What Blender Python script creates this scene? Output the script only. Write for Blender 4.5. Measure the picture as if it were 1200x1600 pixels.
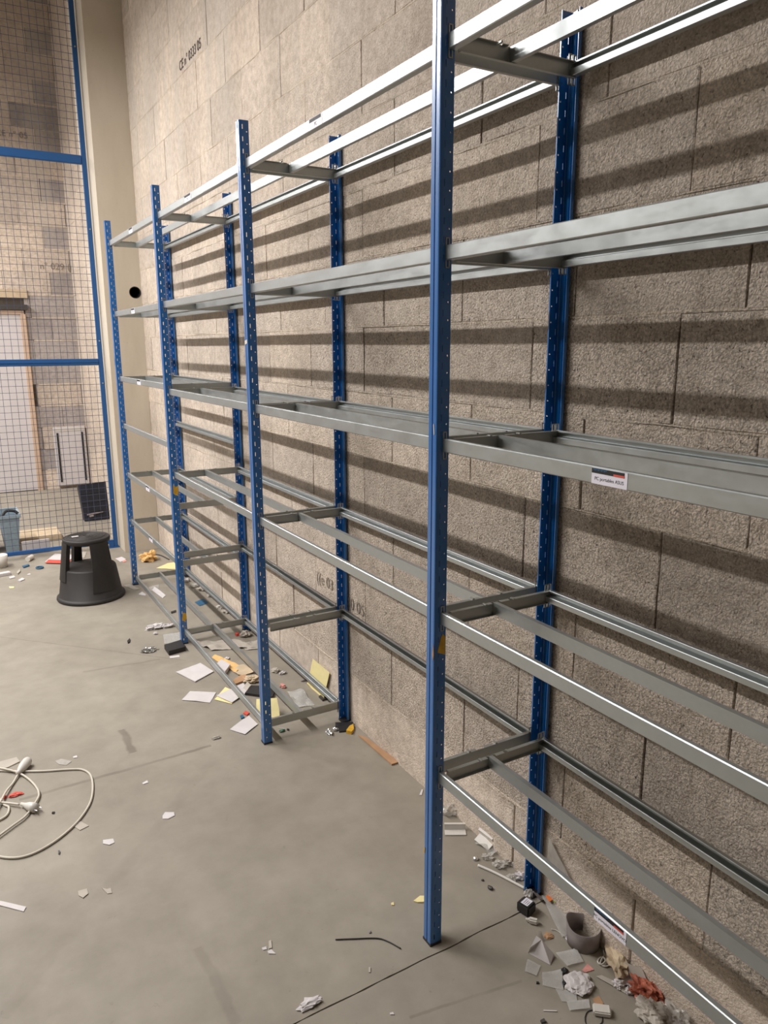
import bpy, bmesh, math, random
from mathutils import Vector, Matrix, noise
for o in list(bpy.data.objects): bpy.data.objects.remove(o)
S = bpy.context.scene
COL = S.collection
PI = math.pi

# ---------------------------------------------------------------- camera
CAM = Vector((-1.4651, -1.5339, 1.6986)); YAW, PIT, ROL, FPX = 0.52551, -0.21847, -0.00319, 1174.26
fw = Vector((math.sin(YAW)*math.cos(PIT), math.cos(YAW)*math.cos(PIT), math.sin(PIT)))
r0 = fw.cross(Vector((0, 0, 1))).normalized(); u0 = r0.cross(fw)
rt = math.cos(ROL)*r0 + math.sin(ROL)*u0; up = -math.sin(ROL)*r0 + math.cos(ROL)*u0
cd = bpy.data.cameras.new('camera'); cam = bpy.data.objects.new('camera', cd); COL.objects.link(cam)
cd.sensor_fit = 'VERTICAL'; cd.sensor_height = 32; cd.sensor_width = 24; cd.lens = FPX/1600*32
cd.clip_start = 0.02; cd.clip_end = 100
m = Matrix((rt, up, -fw)).transposed().to_4x4(); m.translation = CAM; cam.matrix_world = m
S.camera = cam

def ray(u, v, axis=2, val=0.0):
    d = fw*FPX + (u-600)*rt - (v-800)*up
    return CAM + d*((val-CAM[axis])/d[axis])
def F(u, v, z=0.0):            # point of the floor (or of height z) seen at a place in the photograph
    p = ray(u, v, 2, z); return Vector((p.x, p.y, z))
def proj(p):
    q = Vector(p)-CAM; d = q.dot(fw)
    if d < 0.05: return None
    return 600+FPX*q.dot(rt)/d, 800-FPX*q.dot(up)/d

# ---------------------------------------------------------------- world, lights, exposure
w = bpy.data.worlds.new('world'); S.world = w; w.use_nodes = True
w.node_tree.nodes['Background'].inputs[0].default_value = (0.75, 0.8, 0.9, 1)
w.node_tree.nodes['Background'].inputs[1].default_value = 0.02
S.view_settings.view_transform = 'Standard'; S.view_settings.look = 'None'
S.view_settings.gamma = 1; S.view_settings.use_curve_mapping = False
S.view_settings.exposure = 0.08
LX, LZ = -2.75, 3.95
for k, (ly, pw) in enumerate([(1.0, 76), (2.9, 122), (4.7, 120), (7.2, 128)]):
    ld = bpy.data.lights.new('batten_lamp', 'AREA'); ld.shape = 'RECTANGLE'; ld.size = 0.09; ld.size_y = 1.5
    ld.energy = pw; ld.color = (1.0, 0.98, 0.962)
    lo = bpy.data.objects.new('batten_lamp', ld); COL.objects.link(lo); lo.location = (LX, ly, LZ)
ld = bpy.data.lights.new('fill_lamp', 'AREA'); ld.shape = 'RECTANGLE'; ld.size = 2.5; ld.size_y = 6  # added broad fill to tune the contrast, no known fixture
ld.energy = 150; ld.color = (1.0, 0.98, 0.962)
lo = bpy.data.objects.new('fill_lamp', ld); COL.objects.link(lo); lo.location = (-4.6, 5.2, 5.3)

# ---------------------------------------------------------------- materials
def srgb(r, g, b):
    f = lambda c: (c/255/12.92) if c/255 <= .04045 else ((c/255+.055)/1.055)**2.4
    return (f(r), f(g), f(b), 1)
class NT:
    def __init__(s, name):
        s.m = bpy.data.materials.new(name); s.m.use_nodes = True; s.t = s.m.node_tree
        s.b = s.t.nodes['Principled BSDF']
    def n(s, ty, **kw):
        x = s.t.nodes.new(ty)
        for k, v in kw.items():
            if k.startswith('i_'): x.inputs[k[2:].replace('_', ' ')].default_value = v
            else: setattr(x, k, v)
        return x
    def l(s, a, b): s.t.links.new(a, b)
    def pos(s, scale=(1, 1, 1)):
        g = s.n('ShaderNodeNewGeometry'); mp = s.n('ShaderNodeMapping'); mp.inputs['Scale'].default_value = scale
        s.l(g.outputs['Position'], mp.inputs['Vector']); return mp.outputs[0]
    def noise(s, vec, scale, detail=4, rough=.55):
        x = s.n('ShaderNodeTexNoise'); x.inputs['Scale'].default_value = scale; x.inputs['Detail'].default_value = detail
        x.inputs['Roughness'].default_value = rough; s.l(vec, x.inputs['Vector']); return x.outputs['Fac']
    def ramp(s, fac, stops):
        x = s.n('ShaderNodeValToRGB'); e = x.color_ramp.elements
        while len(e) < len(stops): e.new(0.5)
        for i, (p, c) in enumerate(stops): e[i].position = p; e[i].color = c
        s.l(fac, x.inputs[0]); return x.outputs[0]
    def mix(s, fac, a, b, mode='MIX'):
        x = s.n('ShaderNodeMix'); x.data_type = 'RGBA'; x.blend_type = mode
        for k, v in ((0, fac), (6, a), (7, b)):
            if hasattr(v, 'default_value') or hasattr(v, 'links'): s.l(v, x.inputs[k])
            else: x.inputs[k].default_value = v
        return x.outputs[2]
    def bump(s, h, strength, dist, prev=None):
        x = s.n('ShaderNodeBump'); x.inputs['Strength'].default_value = strength; x.inputs['Distance'].default_value = dist
        s.l(h, x.inputs['Height'])
        if prev is not None: s.l(prev, x.inputs['Normal'])
        return x.outputs[0]
    def math(s, op, a, b=0.0):
        x = s.n('ShaderNodeMath'); x.operation = op
        for k, v in ((0, a), (1, b)):
            if hasattr(v, 'links'): s.l(v, x.inputs[k])
            else: x.inputs[k].default_value = v
        return x.outputs[0]
def G(v): return (v, v, v, 1)
def simple(name, col, rough=.6, metal=0.0, var=.12, scale=40, **kw):
    t = NT(name); p = t.pos(); f = t.noise(p, scale, 5)
    c = t.ramp(f, [(.3, tuple(x*(1-var) for x in col[:3])+(1,)), (.7, tuple(min(1, x*(1+var)) for x in col[:3])+(1,))])
    t.l(c, t.b.inputs['Base Color']); t.b.inputs['Roughness'].default_value = rough; t.b.inputs['Metallic'].default_value = metal
    for k, v in kw.items(): t.b.inputs[k.replace('_', ' ')].default_value = v
    return t.m

def block_material(name, base, dark, grain=1.0):
    t = NT(name); p = t.pos()
    oi = t.n('ShaderNodeObjectInfo')
    big = t.noise(p, 2.2, 4); mid = t.noise(p, 26, 4, .65)
    c = t.ramp(mid, [(.28, dark), (.62, base)])
    tone = t.ramp(oi.outputs['Random'], [(0, (0.86, .855, .85, 1)), (.3, (.98, .98, .98, 1)), (1, (1.05, 1.035, 1.01, 1))])
    c = t.mix(1.0, c, tone, 'MULTIPLY')
    blot = t.ramp(big, [(.35, (.84, .83, .82, 1)), (.65, (1.06, 1.05, 1.04, 1))])
    c = t.mix(1.0, c, blot, 'MULTIPLY')
    # rain and laitance streaks running down the masonry
    st = t.noise(t.pos((1.0, 3.2, .22)), 2.3, 3)
    z = t.n('ShaderNodeSeparateXYZ'); t.l(t.pos(), z.inputs[0])
    zf = t.n('ShaderNodeMapRange'); zf.inputs[1].default_value = 1.6; zf.inputs[2].default_value = 3.2; t.l(z.outputs[2], zf.inputs[0])
    sr = t.ramp(st, [(.45, G(0)), (.64, G(1))]); sf = t.math('MULTIPLY', t.math('MULTIPLY', sr, zf.outputs[0]), .5)
    c = t.mix(sf, c, (0.62, .56, .49, 1))
    # open grain between the stones; the upper and the lowest courses are a smoother make of block
    def mr(v, a0, a1, b0, b1):
        x = t.n('ShaderNodeMapRange'); t.l(v, x.inputs[0])
        for k, q in enumerate((a0, a1, b0, b1)): x.inputs[k+1].default_value = q
        return x.outputs[0]
    g1 = mr(z.outputs[2], 1.9, 3.1, 1.0, .35); g2 = mr(z.outputs[2], .20, .26, .35, 1.0)
    g3 = mr(z.outputs[1], .6, 3.6, 1.0, .45)
    gf = t.math('MULTIPLY', t.math('MULTIPLY', g1, g2), g3)
    gf = t.math('MULTIPLY', gf, grain)
    gf = t.math('MULTIPLY', gf, t.ramp(oi.outputs['Random'], [(0, G(.75)), (.5, G(1)), (1, G(.85))]))
    wv = t.n('ShaderNodeTexNoise'); wv.inputs['Scale'].default_value = 60; t.l(t.pos(), wv.inputs['Vector'])
    off = t.n('ShaderNodeVectorMath', operation='SCALE'); t.l(wv.outputs['Color'], off.inputs[0]); off.inputs['Scale'].default_value = .018
    ad = t.n('ShaderNodeVectorMath', operation='ADD'); t.l(t.pos(), ad.inputs[0]); t.l(off.outputs[0], ad.inputs[1])
    vo = t.n('ShaderNodeTexVoronoi'); vo.inputs['Scale'].default_value = 150; t.l(ad.outputs[0], vo.inputs['Vector'])
    wob = t.noise(t.pos(), 130, 5, .75)
    crev = t.ramp(vo.outputs['Distance'], [(.35, G(1.06)), (.8, G(.5))])  # crevices between the stones darkened in the colour, standing in for their shade
    c = t.mix(t.math('MULTIPLY', gf, .7), c, crev, 'MULTIPLY')
    pit = t.ramp(t.noise(t.pos(), 105, 3, .7), [(.33, G(.2)), (.40, G(1))])
    c = t.mix(t.math('MULTIPLY', gf, .95), c, pit, 'MULTIPLY')
    fine = t.ramp(wob, [(.36, G(.68)), (.6, G(1.12))]); c = t.mix(t.math('MULTIPLY', gf, .8), c, fine, 'MULTIPLY')
    t.l(c, t.b.inputs['Base Color'])
    t.b.inputs['Roughness'].default_value = .93; t.b.inputs['Specular IOR Level'].default_value = .2
    hh = t.math('ADD', t.math('MULTIPLY', t.math('SUBTRACT', 1.0, vo.outputs['Distance']), .5), wob)
    hh = t.math('MULTIPLY', hh, gf)
    b1 = t.bump(hh, 1.0, .010)
    b3 = t.bump(t.noise(t.pos(), 14, 3), .18, .01, b1)
    t.l(b3, t.b.inputs['Normal']); return t.m
M = {}
M['block'] = block_material('block_concrete', srgb(228, 214, 200), srgb(196, 181, 166))
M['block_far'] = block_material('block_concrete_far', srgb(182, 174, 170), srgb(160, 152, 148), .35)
M['mortar'] = block_material('mortar', srgb(228, 214, 198), srgb(200, 185, 168), 1.0)
M['backing'] = simple('joint_shade', srgb(86, 76, 66), .95)
def cast_concrete():
    t = NT('cast_concrete'); p = t.pos()
    c = t.ramp(t.noise(t.pos((1, 1, .3)), 3, 6, .6), [(.3, srgb(194, 182, 164)), (.7, srgb(212, 201, 184))])
    sp = t.ramp(t.noise(p, 60, 2), [(.27, G(.55)), (.31, G(1))])
    c = t.mix(.5, c, sp, 'MULTIPLY')
    t.l(c, t.b.inputs['Base Color']); t.b.inputs['Roughness'].default_value = .85
    t.l(t.bump(t.noise(p, 25, 4), .25, .004), t.b.inputs['Normal']); return t.m
M['cast'] = cast_concrete()
def floor_material():
    t = NT('floor_concrete'); p = t.pos()
    c = t.ramp(t.noise(p, 1.7, 6, .6), [(.3, srgb(138, 130, 118)), (.7, srgb(157, 149, 136))])
    c2 = t.ramp(t.noise(p, 9, 5, .6), [(.3, G(.88)), (.65, G(1.03))]); c = t.mix(1, c, c2, 'MULTIPLY')
    dirt = t.ramp(t.noise(p, 28, 3, .7), [(.24, G(.62)), (.33, G(1))]); c = t.mix(.55, c, dirt, 'MULTIPLY')
    # trodden dust towards the foot of the wall
    s = t.n('ShaderNodeSeparateXYZ'); t.l(p, s.inputs[0])
    # long scuff marks with a shape of their own
    def seg(a, b, wd, dk, c):
        a = Vector((a[0], a[1], 0)); b = Vector((b[0], b[1], 0)); L = (b-a).length; d = (b-a)/L; n = Vector((-d.y, d.x, 0))
        dt = t.n('ShaderNodeVectorMath', operation='DOT_PRODUCT'); sb = t.n('ShaderNodeVectorMath', operation='SUBTRACT')
        t.l(p, sb.inputs[0]); sb.inputs[1].default_value = a; t.l(sb.outputs[0], dt.inputs[0]); dt.inputs[1].default_value = n
        al = t.n('ShaderNodeVectorMath', operation='DOT_PRODUCT'); t.l(sb.outputs[0], al.inputs[0]); al.inputs[1].default_value = d
        wv = t.math('MULTIPLY', t.math('SUBTRACT', t.noise(p, 11, 3), .5), wd*1.6)
        ab = t.math('ABSOLUTE', t.math('ADD', dt.outputs['Value'], wv))
        m1 = t.n('ShaderNodeMapRange'); t.l(ab, m1.inputs[0]); m1.inputs[1].default_value = wd*.5; m1.inputs[2].default_value = wd; m1.inputs[3].default_value = 1; m1.inputs[4].default_value = 0
        in1 = t.math('GREATER_THAN', al.outputs['Value'], 0.0); in2 = t.math('LESS_THAN', al.outputs['Value'], L)
        f = t.math('MULTIPLY', t.math('MULTIPLY', m1.outputs[0], t.math('MULTIPLY', in1, in2)), dk)
        f = t.math('MULTIPLY', f, t.ramp(t.noise(p, 6, 3), [(.3, G(.35)), (.6, G(1))]))
        return t.mix(f, c, srgb(98, 90, 80))
    for (u1, v1, u2, v2, wd, dk) in [(30, 1250, 330, 1165, .012, .55), (190, 1140, 208, 1176, .022, .6), (0, 995, 290, 1032, .006, .4),
                                     (0, 1590, 330, 1190, .03, .12), (640, 1590, 815, 1532, .006, .35), (130, 1050, 250, 1030, .012, .35), (310, 1480, 370, 1600, .02, .25)]:
        A = F(u1, v1); B = F(u2, v2); c = seg(A, B, wd, dk, c)
    t.l(c, t.b.inputs['Base Color'])
    t.l(t.ramp(t.noise(p, 5, 4), [(.3, G(.5)), (.7, G(.72))]), t.b.inputs['Roughness'])
    t.b.inputs['Specular IOR Level'].default_value = .3
    t.l(t.bump(t.noise(p, 45, 4), .12, .002), t.b.inputs['Normal']); return t.m
M['floor'] = floor_material()
M['groove'] = simple('groove_dirt', srgb(58, 50, 44), .95)
def galv(name, base, rough=.34):
    t = NT(name); p = t.pos()
    f = t.noise(t.pos((1, .35, 1)), 40, 4, .6); v = t.n('ShaderNodeTexVoronoi'); v.inputs['Scale'].default_value = 70; t.l(p, v.inputs['Vector'])
    c = t.ramp(t.math('ADD', t.math('MULTIPLY', f, .7), t.math('MULTIPLY', v.outputs['Distance'], .3)),
               [(.25, tuple(x*.93 for x in base[:3])+(1,)), (.7, base)])
    t.l(c, t.b.inputs['Base Color']); t.b.inputs['Metallic'].default_value = .82
    t.l(t.ramp(f, [(.3, G(rough-.05)), (.7, G(rough+.1))]), t.b.inputs['Roughness'])
    return t.m
M['galv'] = galv('galvanised_steel', (0.46, .485, .485, 1), .40)
M['galv2'] = galv('galvanised_steel_dull', (0.44, .45, .43, 1), .42)
M['blue'] = simple('blue_paint', srgb(14, 98, 168), .34, 0, .08, 9, Coat_Weight=1.0, Coat_Roughness=.16)
M['cage_blue'] = simple('cage_blue_paint', srgb(36, 86, 142), .42, 0, .05, 9)
M['wire'] = simple('mesh_wire', srgb(84, 90, 112), .4, .5, .08, 30)
M['black'] = simple('black_plastic', srgb(38, 36, 36), .55, 0, .1, 60)
M['stool'] = simple('stool_plastic', srgb(40, 36, 34), .6, 0, .15, 14)
M['hole'] = simple('pipe_black', srgb(16, 15, 15), .7)
M['white'] = simple('white_plastic', srgb(208, 202, 194), .45, 0, .03)
M['cable'] = simple('cable_white', srgb(198, 190, 176), .5, 0, .04)
M['paper'] = simple('paper_white', srgb(206, 199, 198), .8, 0, .04, 25)
M['paper2'] = simple('paper_greyed', srgb(176, 167, 156), .85, 0, .07, 20)
M['yellow'] = simple('paper_yellow', srgb(232, 218, 160), .8, 0, .04)
M['tape'] = simple('tape_yellow', srgb(206, 160, 44), .6, 0, .2, 60)
M['orange'] = simple('kraft_orange', srgb(224, 182, 120), .85, 0, .08)
M['card'] = simple('cardboard', srgb(176, 138, 104), .88, 0, .1, 18)
M['card2'] = simple('cardboard_pale', srgb(196, 176, 148), .88, 0, .1, 18)
M['red'] = simple('print_red', srgb(206, 84, 70), .6, 0, .1)
M['pink'] = simple('wrapper_pink', srgb(214, 150, 140), .6, 0, .15, 60)
M['rust'] = simple('wrapper_rust', srgb(168, 92, 68), .6, 0, .25, 60)
M['bluebit'] = simple('plastic_blue', srgb(44, 92, 124), .5)
M['green'] = simple('plastic_green', srgb(78, 112, 92), .5)
M['orangebit'] = simple('print_orange', srgb(222, 120, 60), .6)
M['lime'] = simple('print_green', srgb(130, 150, 66), .6)
M['grey'] = simple('grey_card', srgb(142, 132, 130), .8, 0, .05)
M['foil'] = simple('foil', (.75, .75, .74, 1), .22, 1.0, .1, 60)
M['ink'] = simple('ink', srgb(84, 76, 72), .9, 0, .3, 90)
M['ink_faint'] = simple('ink_faint', srgb(140, 128, 116), .95, 0, .2, 60)
M['print'] = simple('print_black', srgb(26, 24, 30), .6)
M['sticker'] = simple('sticker_white', srgb(226, 222, 232), .5, 0, .03)
M['steel_dark'] = simple('dark_steel', srgb(84, 80, 78), .45, .6)
M['door'] = simple('door_white', srgb(206, 200, 200), .5, 0, .03, 6)
M['wood'] = simple('door_frame_wood', srgb(200, 172, 148), .7, 0, .08, 12)
M['plasterboard'] = simple('room_paint', srgb(150, 144, 136), .9, 0, .05, 3)
M['crate'] = simple('crate_blue_grey', srgb(150, 166, 176), .5)
M['navy'] = simple('panel_navy', srgb(26, 30, 44), .5)
def clear(name, col, alpha):
    t = NT(name); p = t.pos(); f = t.noise(p, 16, 3, .6)
    t.b.inputs['Base Color'].default_value = col; t.b.inputs['Roughness'].default_value = .16
    t.l(t.ramp(f, [(.35, G(alpha*.75)), (.7, G(min(1, alpha*1.2)))]), t.b.inputs['Alpha'])
    t.l(t.bump(t.noise(p, 28, 3), .3, .005), t.b.inputs['Normal']); return t.m
M['film'] = clear('clear_film', srgb(214, 212, 208), .38)
M['film2'] = clear('cloudy_film', srgb(206, 200, 192), .55)

# ---------------------------------------------------------------- helpers
def tag(o, label=None, cat=None, group=None, kind=None):
    if label: o['label'] = label
    if cat: o['category'] = cat
    if group: o['group'] = group
    if kind: o['kind'] = kind
    return o
def link(name, me, mat, parent=None, loc=(0, 0, 0), rot=(0, 0, 0)):
    o = bpy.data.objects.new(name, me); COL.objects.link(o)
    if mat is not None and not me.materials: me.materials.append(mat)
    o.location = loc; o.rotation_euler = rot
    if parent: o.parent = parent
    return o
def fin(bm, name, mat, parent=None, loc=(0, 0, 0), rot=(0, 0, 0), smooth=False):
    bmesh.ops.recalc_face_normals(bm, faces=bm.faces)
    me = bpy.data.meshes.new(name); bm.to_mesh(me); bm.free()
    if smooth:
        for p in me.polygons: p.use_smooth = True
    return link(name, me, mat, parent, loc, rot)
def empty(name, loc=(0, 0, 0), rz=0):
    o = bpy.data.objects.new(name, None); COL.objects.link(o); o.location = loc; o.rotation_euler = (0, 0, rz)
    o.empty_display_size = .1; return o
def box(bm, x0, x1, y0, y1, z0, z1, mat4=None):
    vs = [bm.verts.new((x, y, z)) for x in (x0, x1) for y in (y0, y1) for z in (z0, z1)]
    for f in ((0, 1, 3, 2), (4, 6, 7, 5), (0, 4, 5, 1), (2, 3, 7, 6), (0, 2, 6, 4), (1, 5, 7, 3)):
        bm.faces.new([vs[i] for i in f])
    if mat4 is not None:
        for v in vs: v.co = mat4 @ v.co
    return vs
def bevbox(bm, x0, x1, y0, y1, z0, z1, b, mat4=None):
    t = bmesh.new(); box(t, x0, x1, y0, y1, z0, z1)
    bmesh.ops.bevel(t, geom=t.edges[:], offset=b, segments=2, affect='EDGES')
    if mat4 is not None: bmesh.ops.transform(t, matrix=mat4, verts=t.verts)
    mm = bpy.data.meshes.new('t'); t.to_mesh(mm); t.free(); bm.from_mesh(mm); bpy.data.meshes.remove(mm)
def extrude_profile(bm, prof, y0, y1, closed=True, cap=True):   # prof in x,z; along y
    a = [bm.verts.new((x, y0, z)) for x, z in prof]; b = [bm.verts.new((x, y1, z)) for x, z in prof]
    n = len(prof)
    for i in range(n if closed else n-1):
        j = (i+1) % n; bm.faces.new((a[i], a[j], b[j], b[i]))
    if cap and closed: bm.faces.new(a); bm.faces.new(b[::-1])
def tube(bm, pts, r, seg=8, cap=True, radii=None):
    pts = [Vector(p) for p in pts]; rings = []
    up_ = Vector((0, 0, 1))
    for i, p in enumerate(pts):
        d = (pts[min(i+1, len(pts)-1)]-pts[max(i-1, 0)]).normalized()
        s = d.cross(up_); s = s.normalized() if s.length > 1e-4 else Vector((1, 0, 0)); t = s.cross(d)
        rr = radii[i] if radii else r
        rings.append([bm.verts.new(p + rr*(math.cos(2*PI*k/seg)*s + math.sin(2*PI*k/seg)*t)) for k in range(seg)])
    for a, b in zip(rings, rings[1:]):
        for k in range(seg): bm.faces.new((a[k], a[(k+1) % seg], b[(k+1) % seg], b[k]))
    if cap: bm.faces.new(rings[0][::-1]); bm.faces.new(rings[-1])
def lathe(bm, prof, seg=48, c=(0, 0)):
    rings = []
    for r, z in prof:
        if r < 1e-5: rings.append([bm.verts.new((c[0], c[1], z))])
        else: rings.append([bm.verts.new((c[0]+r*math.cos(2*PI*k/seg), c[1]+r*math.sin(2*PI*k/seg), z)) for k in range(seg)])
    for a, b in zip(rings, rings[1:]):
        for k in range(seg):
            j = (k+1) % seg
            f = [a[0]] if len(a) == 1 else [a[k], a[j]]
            f += [b[0]] if len(b) == 1 else [b[j], b[k]]
            if len(f) > 2: bm.faces.new(f)
def catmull(pts, n=8):
    pts = [Vector(p) for p in pts]; out = []
    for i in range(len(pts)-1):
        p0, p1, p2, p3 = pts[max(i-1, 0)], pts[i], pts[i+1], pts[min(i+2, len(pts)-1)]
        for k in range(n):
            t = k/n
            out.append(.5*((2*p1)+(-p0+p2)*t+(2*p0-5*p1+4*p2-p3)*t*t+(-p0+3*p1-3*p2+p3)*t**3))
    out.append(pts[-1]); return out
def text_mesh(s, size, ext=0.0002):
    c = bpy.data.curves.new('txt', 'FONT'); c.body = s; c.size = size; c.extrude = ext; c.align_x = 'CENTER'; c.align_y = 'CENTER'
    o = bpy.data.objects.new('txt', c); COL.objects.link(o)
    dg = bpy.context.evaluated_depsgraph_get(); me = bpy.data.meshes.new_from_object(o.evaluated_get(dg))
    bpy.data.objects.remove(o); me.name = 'lettering'; me.materials.clear(); return me

# ---------------------------------------------------------------- setting: block walls
PITZ, Z0 = 0.2555, 0.235
CEIL = 5.6
rows = [(-0.02, Z0)] + [(Z0+PITZ*k, Z0+PITZ*(k+1)) for k in range(21)]
_bm_cache = {}
def block_mesh(L, H, var):
    key = (round(L, 3), round(H, 3), var)
    if key in _bm_cache: return _bm_cache[key]
    rnd = random.Random(hash(key) & 0xffff)
    bm = bmesh.new(); nx = 6 if L > .3 else 3; nz = 3
    gl, gr = rnd.uniform(.0006, .0035), rnd.uniform(.0006, .0035)
    x0, x1, z0, z1 = gl, L-gr, .002, H-.002
    ring = [(x0+(x1-x0)*i/nx, z0) for i in range(nx)] + [(x1, z0+(z1-z0)*i/nz) for i in range(nz)] + \
           [(x1-(x1-x0)*i/nx, z1) for i in range(nx)] + [(x0, z1-(z1-z0)*i/nz) for i in range(nz)]
    cx, cz = L/2, H/2
    back = [bm.verts.new((.014, a, b)) for a, b in ring]
    edge = []; fr = []
    for a, b in ring:
        jx, jz = rnd.uniform(-.0012, .0012), rnd.uniform(-.0018, .0018)
        edge.append(bm.verts.new((.002+rnd.uniform(-.001, .001), a+jx*(abs(a-cx) > .1), b+jz)))
        i = rnd.uniform(.001, .0035)
        fr.append(bm.verts.new((0+rnd.uniform(-.0008, .0008), a+math.copysign(i, cx-a)*(abs(a-cx) > L/2-.01)+0, b+math.copysign(i, cz-b)*(abs(b-cz) > H/2-.01))))
    n = len(ring)
    for k in range(n):
        j = (k+1) % n
        bm.faces.new((back[k], back[j], edge[j], edge[k])); bm.faces.new((edge[k], edge[j], fr[j], fr[k]))
    bm.faces.new(fr)
    bmesh.ops.recalc_face_normals(bm, faces=bm.faces)
    me = bpy.data.meshes.new('block'); bm.to_mesh(me); bm.free(); _bm_cache[key] = me; return me
def seen(pts, mg=20):
    for p in pts:
        q = proj(p)
        if q and -mg < q[0] < 1200+mg and -mg < q[1] < 1600+mg: return True
    return False

def plain_wall(name, x0, x1, y0, y1, z0, z1, mat):
    bm = bmesh.new(); box(bm, x0, x1, y0, y1, z0, z1); return tag(fin(bm, name, mat), kind='structure')
YF = 8.30
wall_right = plain_wall('wall_right', .012, .212, -5.0, YF+.2, -.1, CEIL, M['backing'])
rr = random.Random(5)
rest = bmesh.new()
def add_block(parent, along, mat, a0, a1, z0, z1, var, flip):
    # along 'y': block on plane x=0 facing -x; along 'x': block on plane y=YF facing -y
    L, H = a1-a0, z1-z0
    if along == 'y':
        mt = Matrix.Translation((rr.uniform(-.0016, .0016), a0, z0)); c = [(0, a, z) for a in (a0, (a0+a1)/2, a1) for z in (z0, z1)]
    else:
        mt = Matrix.Translation((a1, YF+rr.uniform(-.002, .002), z0)) @ Matrix.Rotation(PI/2, 4, 'Z'); c = [(a, YF, z) for a in (a0, a1) for z in (z0, z1)]
    me = block_mesh(L, H, var)
    if seen(c):
        if not me.materials: me.materials.append(mat)
        o = bpy.data.objects.new('block', me); COL.objects.link(o)
        o.parent = parent; o.matrix_world = mt
        return 1
    me2 = me.copy(); me2.transform(mt); rest.from_mesh(me2); bpy.data.meshes.remove(me2); return 0
nb = 0
for k, (z0, z1) in enumerate(rows):
    off = (-.355 if k % 2 == 0 else -.575) if k < 9 else (-.355 if k % 2 == 0 else -.09)
    if k == 7: off = -.505
    off += (rr.uniform(-.01, .01))
    a = off - 9*.5
    while a < YF:
        a0, a1 = max(a, -4.9), min(a+.5, YF+.012)
        if a1-a0 > .04: nb += add_block(wall_right, 'y', M['block'], a0, a1, z0, z1, rr.randrange(7), 0)
        a += .5
o = fin(rest, 'block', M['block'], wall_right); o['kind'] = 'stuff'
# mortar beds: low uneven ridges of smeared mortar along each course
for k, (z0, z1) in enumerate(rows[:-1]):
    bm = bmesh.new(); n = 150; y0, y1 = -3.0, YF
    n = 420; A = []
    for i in range(n+1):
        y = y0+(y1-y0)*i/n
        w1 = .003+.010*max(0, noise.noise((y*5, k*3.1, 0))+.25); w2 = .003+.014*max(0, noise.noise((y*4, k*7.7, 5))+.2)
        dx = -.0004-.0022*max(0, noise.noise((y*9, k*1.3, 9)))+.006*max(0, noise.noise((y*13, k*5.3, 2))-.22)
        A.append([bm.verts.new((.006, y, z1+w1)), bm.verts.new((dx, y, z1+w1*.45)), bm.verts.new((dx, y, z1-w2*.5)), bm.verts.new((.006, y, z1-w2))])
    for p, q in zip(A, A[1:]):
        for j in range(3): bm.faces.new((p[j], p[j+1], q[j+1], q[j]))
    fin(bm, 'mortar_joint', M['mortar'], wall_right, smooth=True)
# far wall, beyond the cage
wall_far = plain_wall('wall_front', -7.0, .012, YF+.012, YF+.2, -.1, CEIL, M['backing'])
rest = bmesh.new(); DX0, DX1, DZ = -1.50, -.545, 2.10
for k, (z0, z1) in enumerate(rows):
    a = -7.0 + (.25 if k % 2 else .0) + rr.uniform(-.02, .02)
    while a < 0:
        a0, a1 = max(a, -7.0), min(a+.5, 0.011); a += .5
        if z0 < DZ and a1 > DX0 and a0 < DX1:
            if a0 < DX0-.04: add_block(wall_far, 'x', M['block_far'], a0, DX0, z0, z1, 1, 0)
            if a1 > DX1+.04: add_block(wall_far, 'x', M['block_far'], DX1, a1, z0, z1, 2, 0)
            continue
        if a1-a0 > .008: add_block(wall_far, 'x', M['block_far'], a0, a1, z0, z1, rr.randrange(7), 0)
o = fin(rest, 'block', M['block_far'], wall_far); o['kind'] = 'stuff'
for k, (z0, z1) in enumerate(rows[:-1]):
    bm = bmesh.new()
    for (xa, xb) in ([(-7, 0)] if z1 > DZ else [(-7, DX0-.07), (DX1+.07, 0)]):
        box(bm, xa, xb, YF-.003, YF+.006, z1-.008, z1+.006)
    fin(bm, 'mortar_joint', M['mortar'], wall_far)
plain_wall('wall_left', -7.2, -7.0, -5.0, YF+.2, -.1, CEIL, M['plasterboard'])
plain_wall('wall_back', -7.0, .012, -5.2, -5.0, -.1, CEIL, M['plasterboard'])
plain_wall('ceiling', -7.2, .212, -5.2, YF+.2, CEIL, CEIL+.15, M['plasterboard'])
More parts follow.
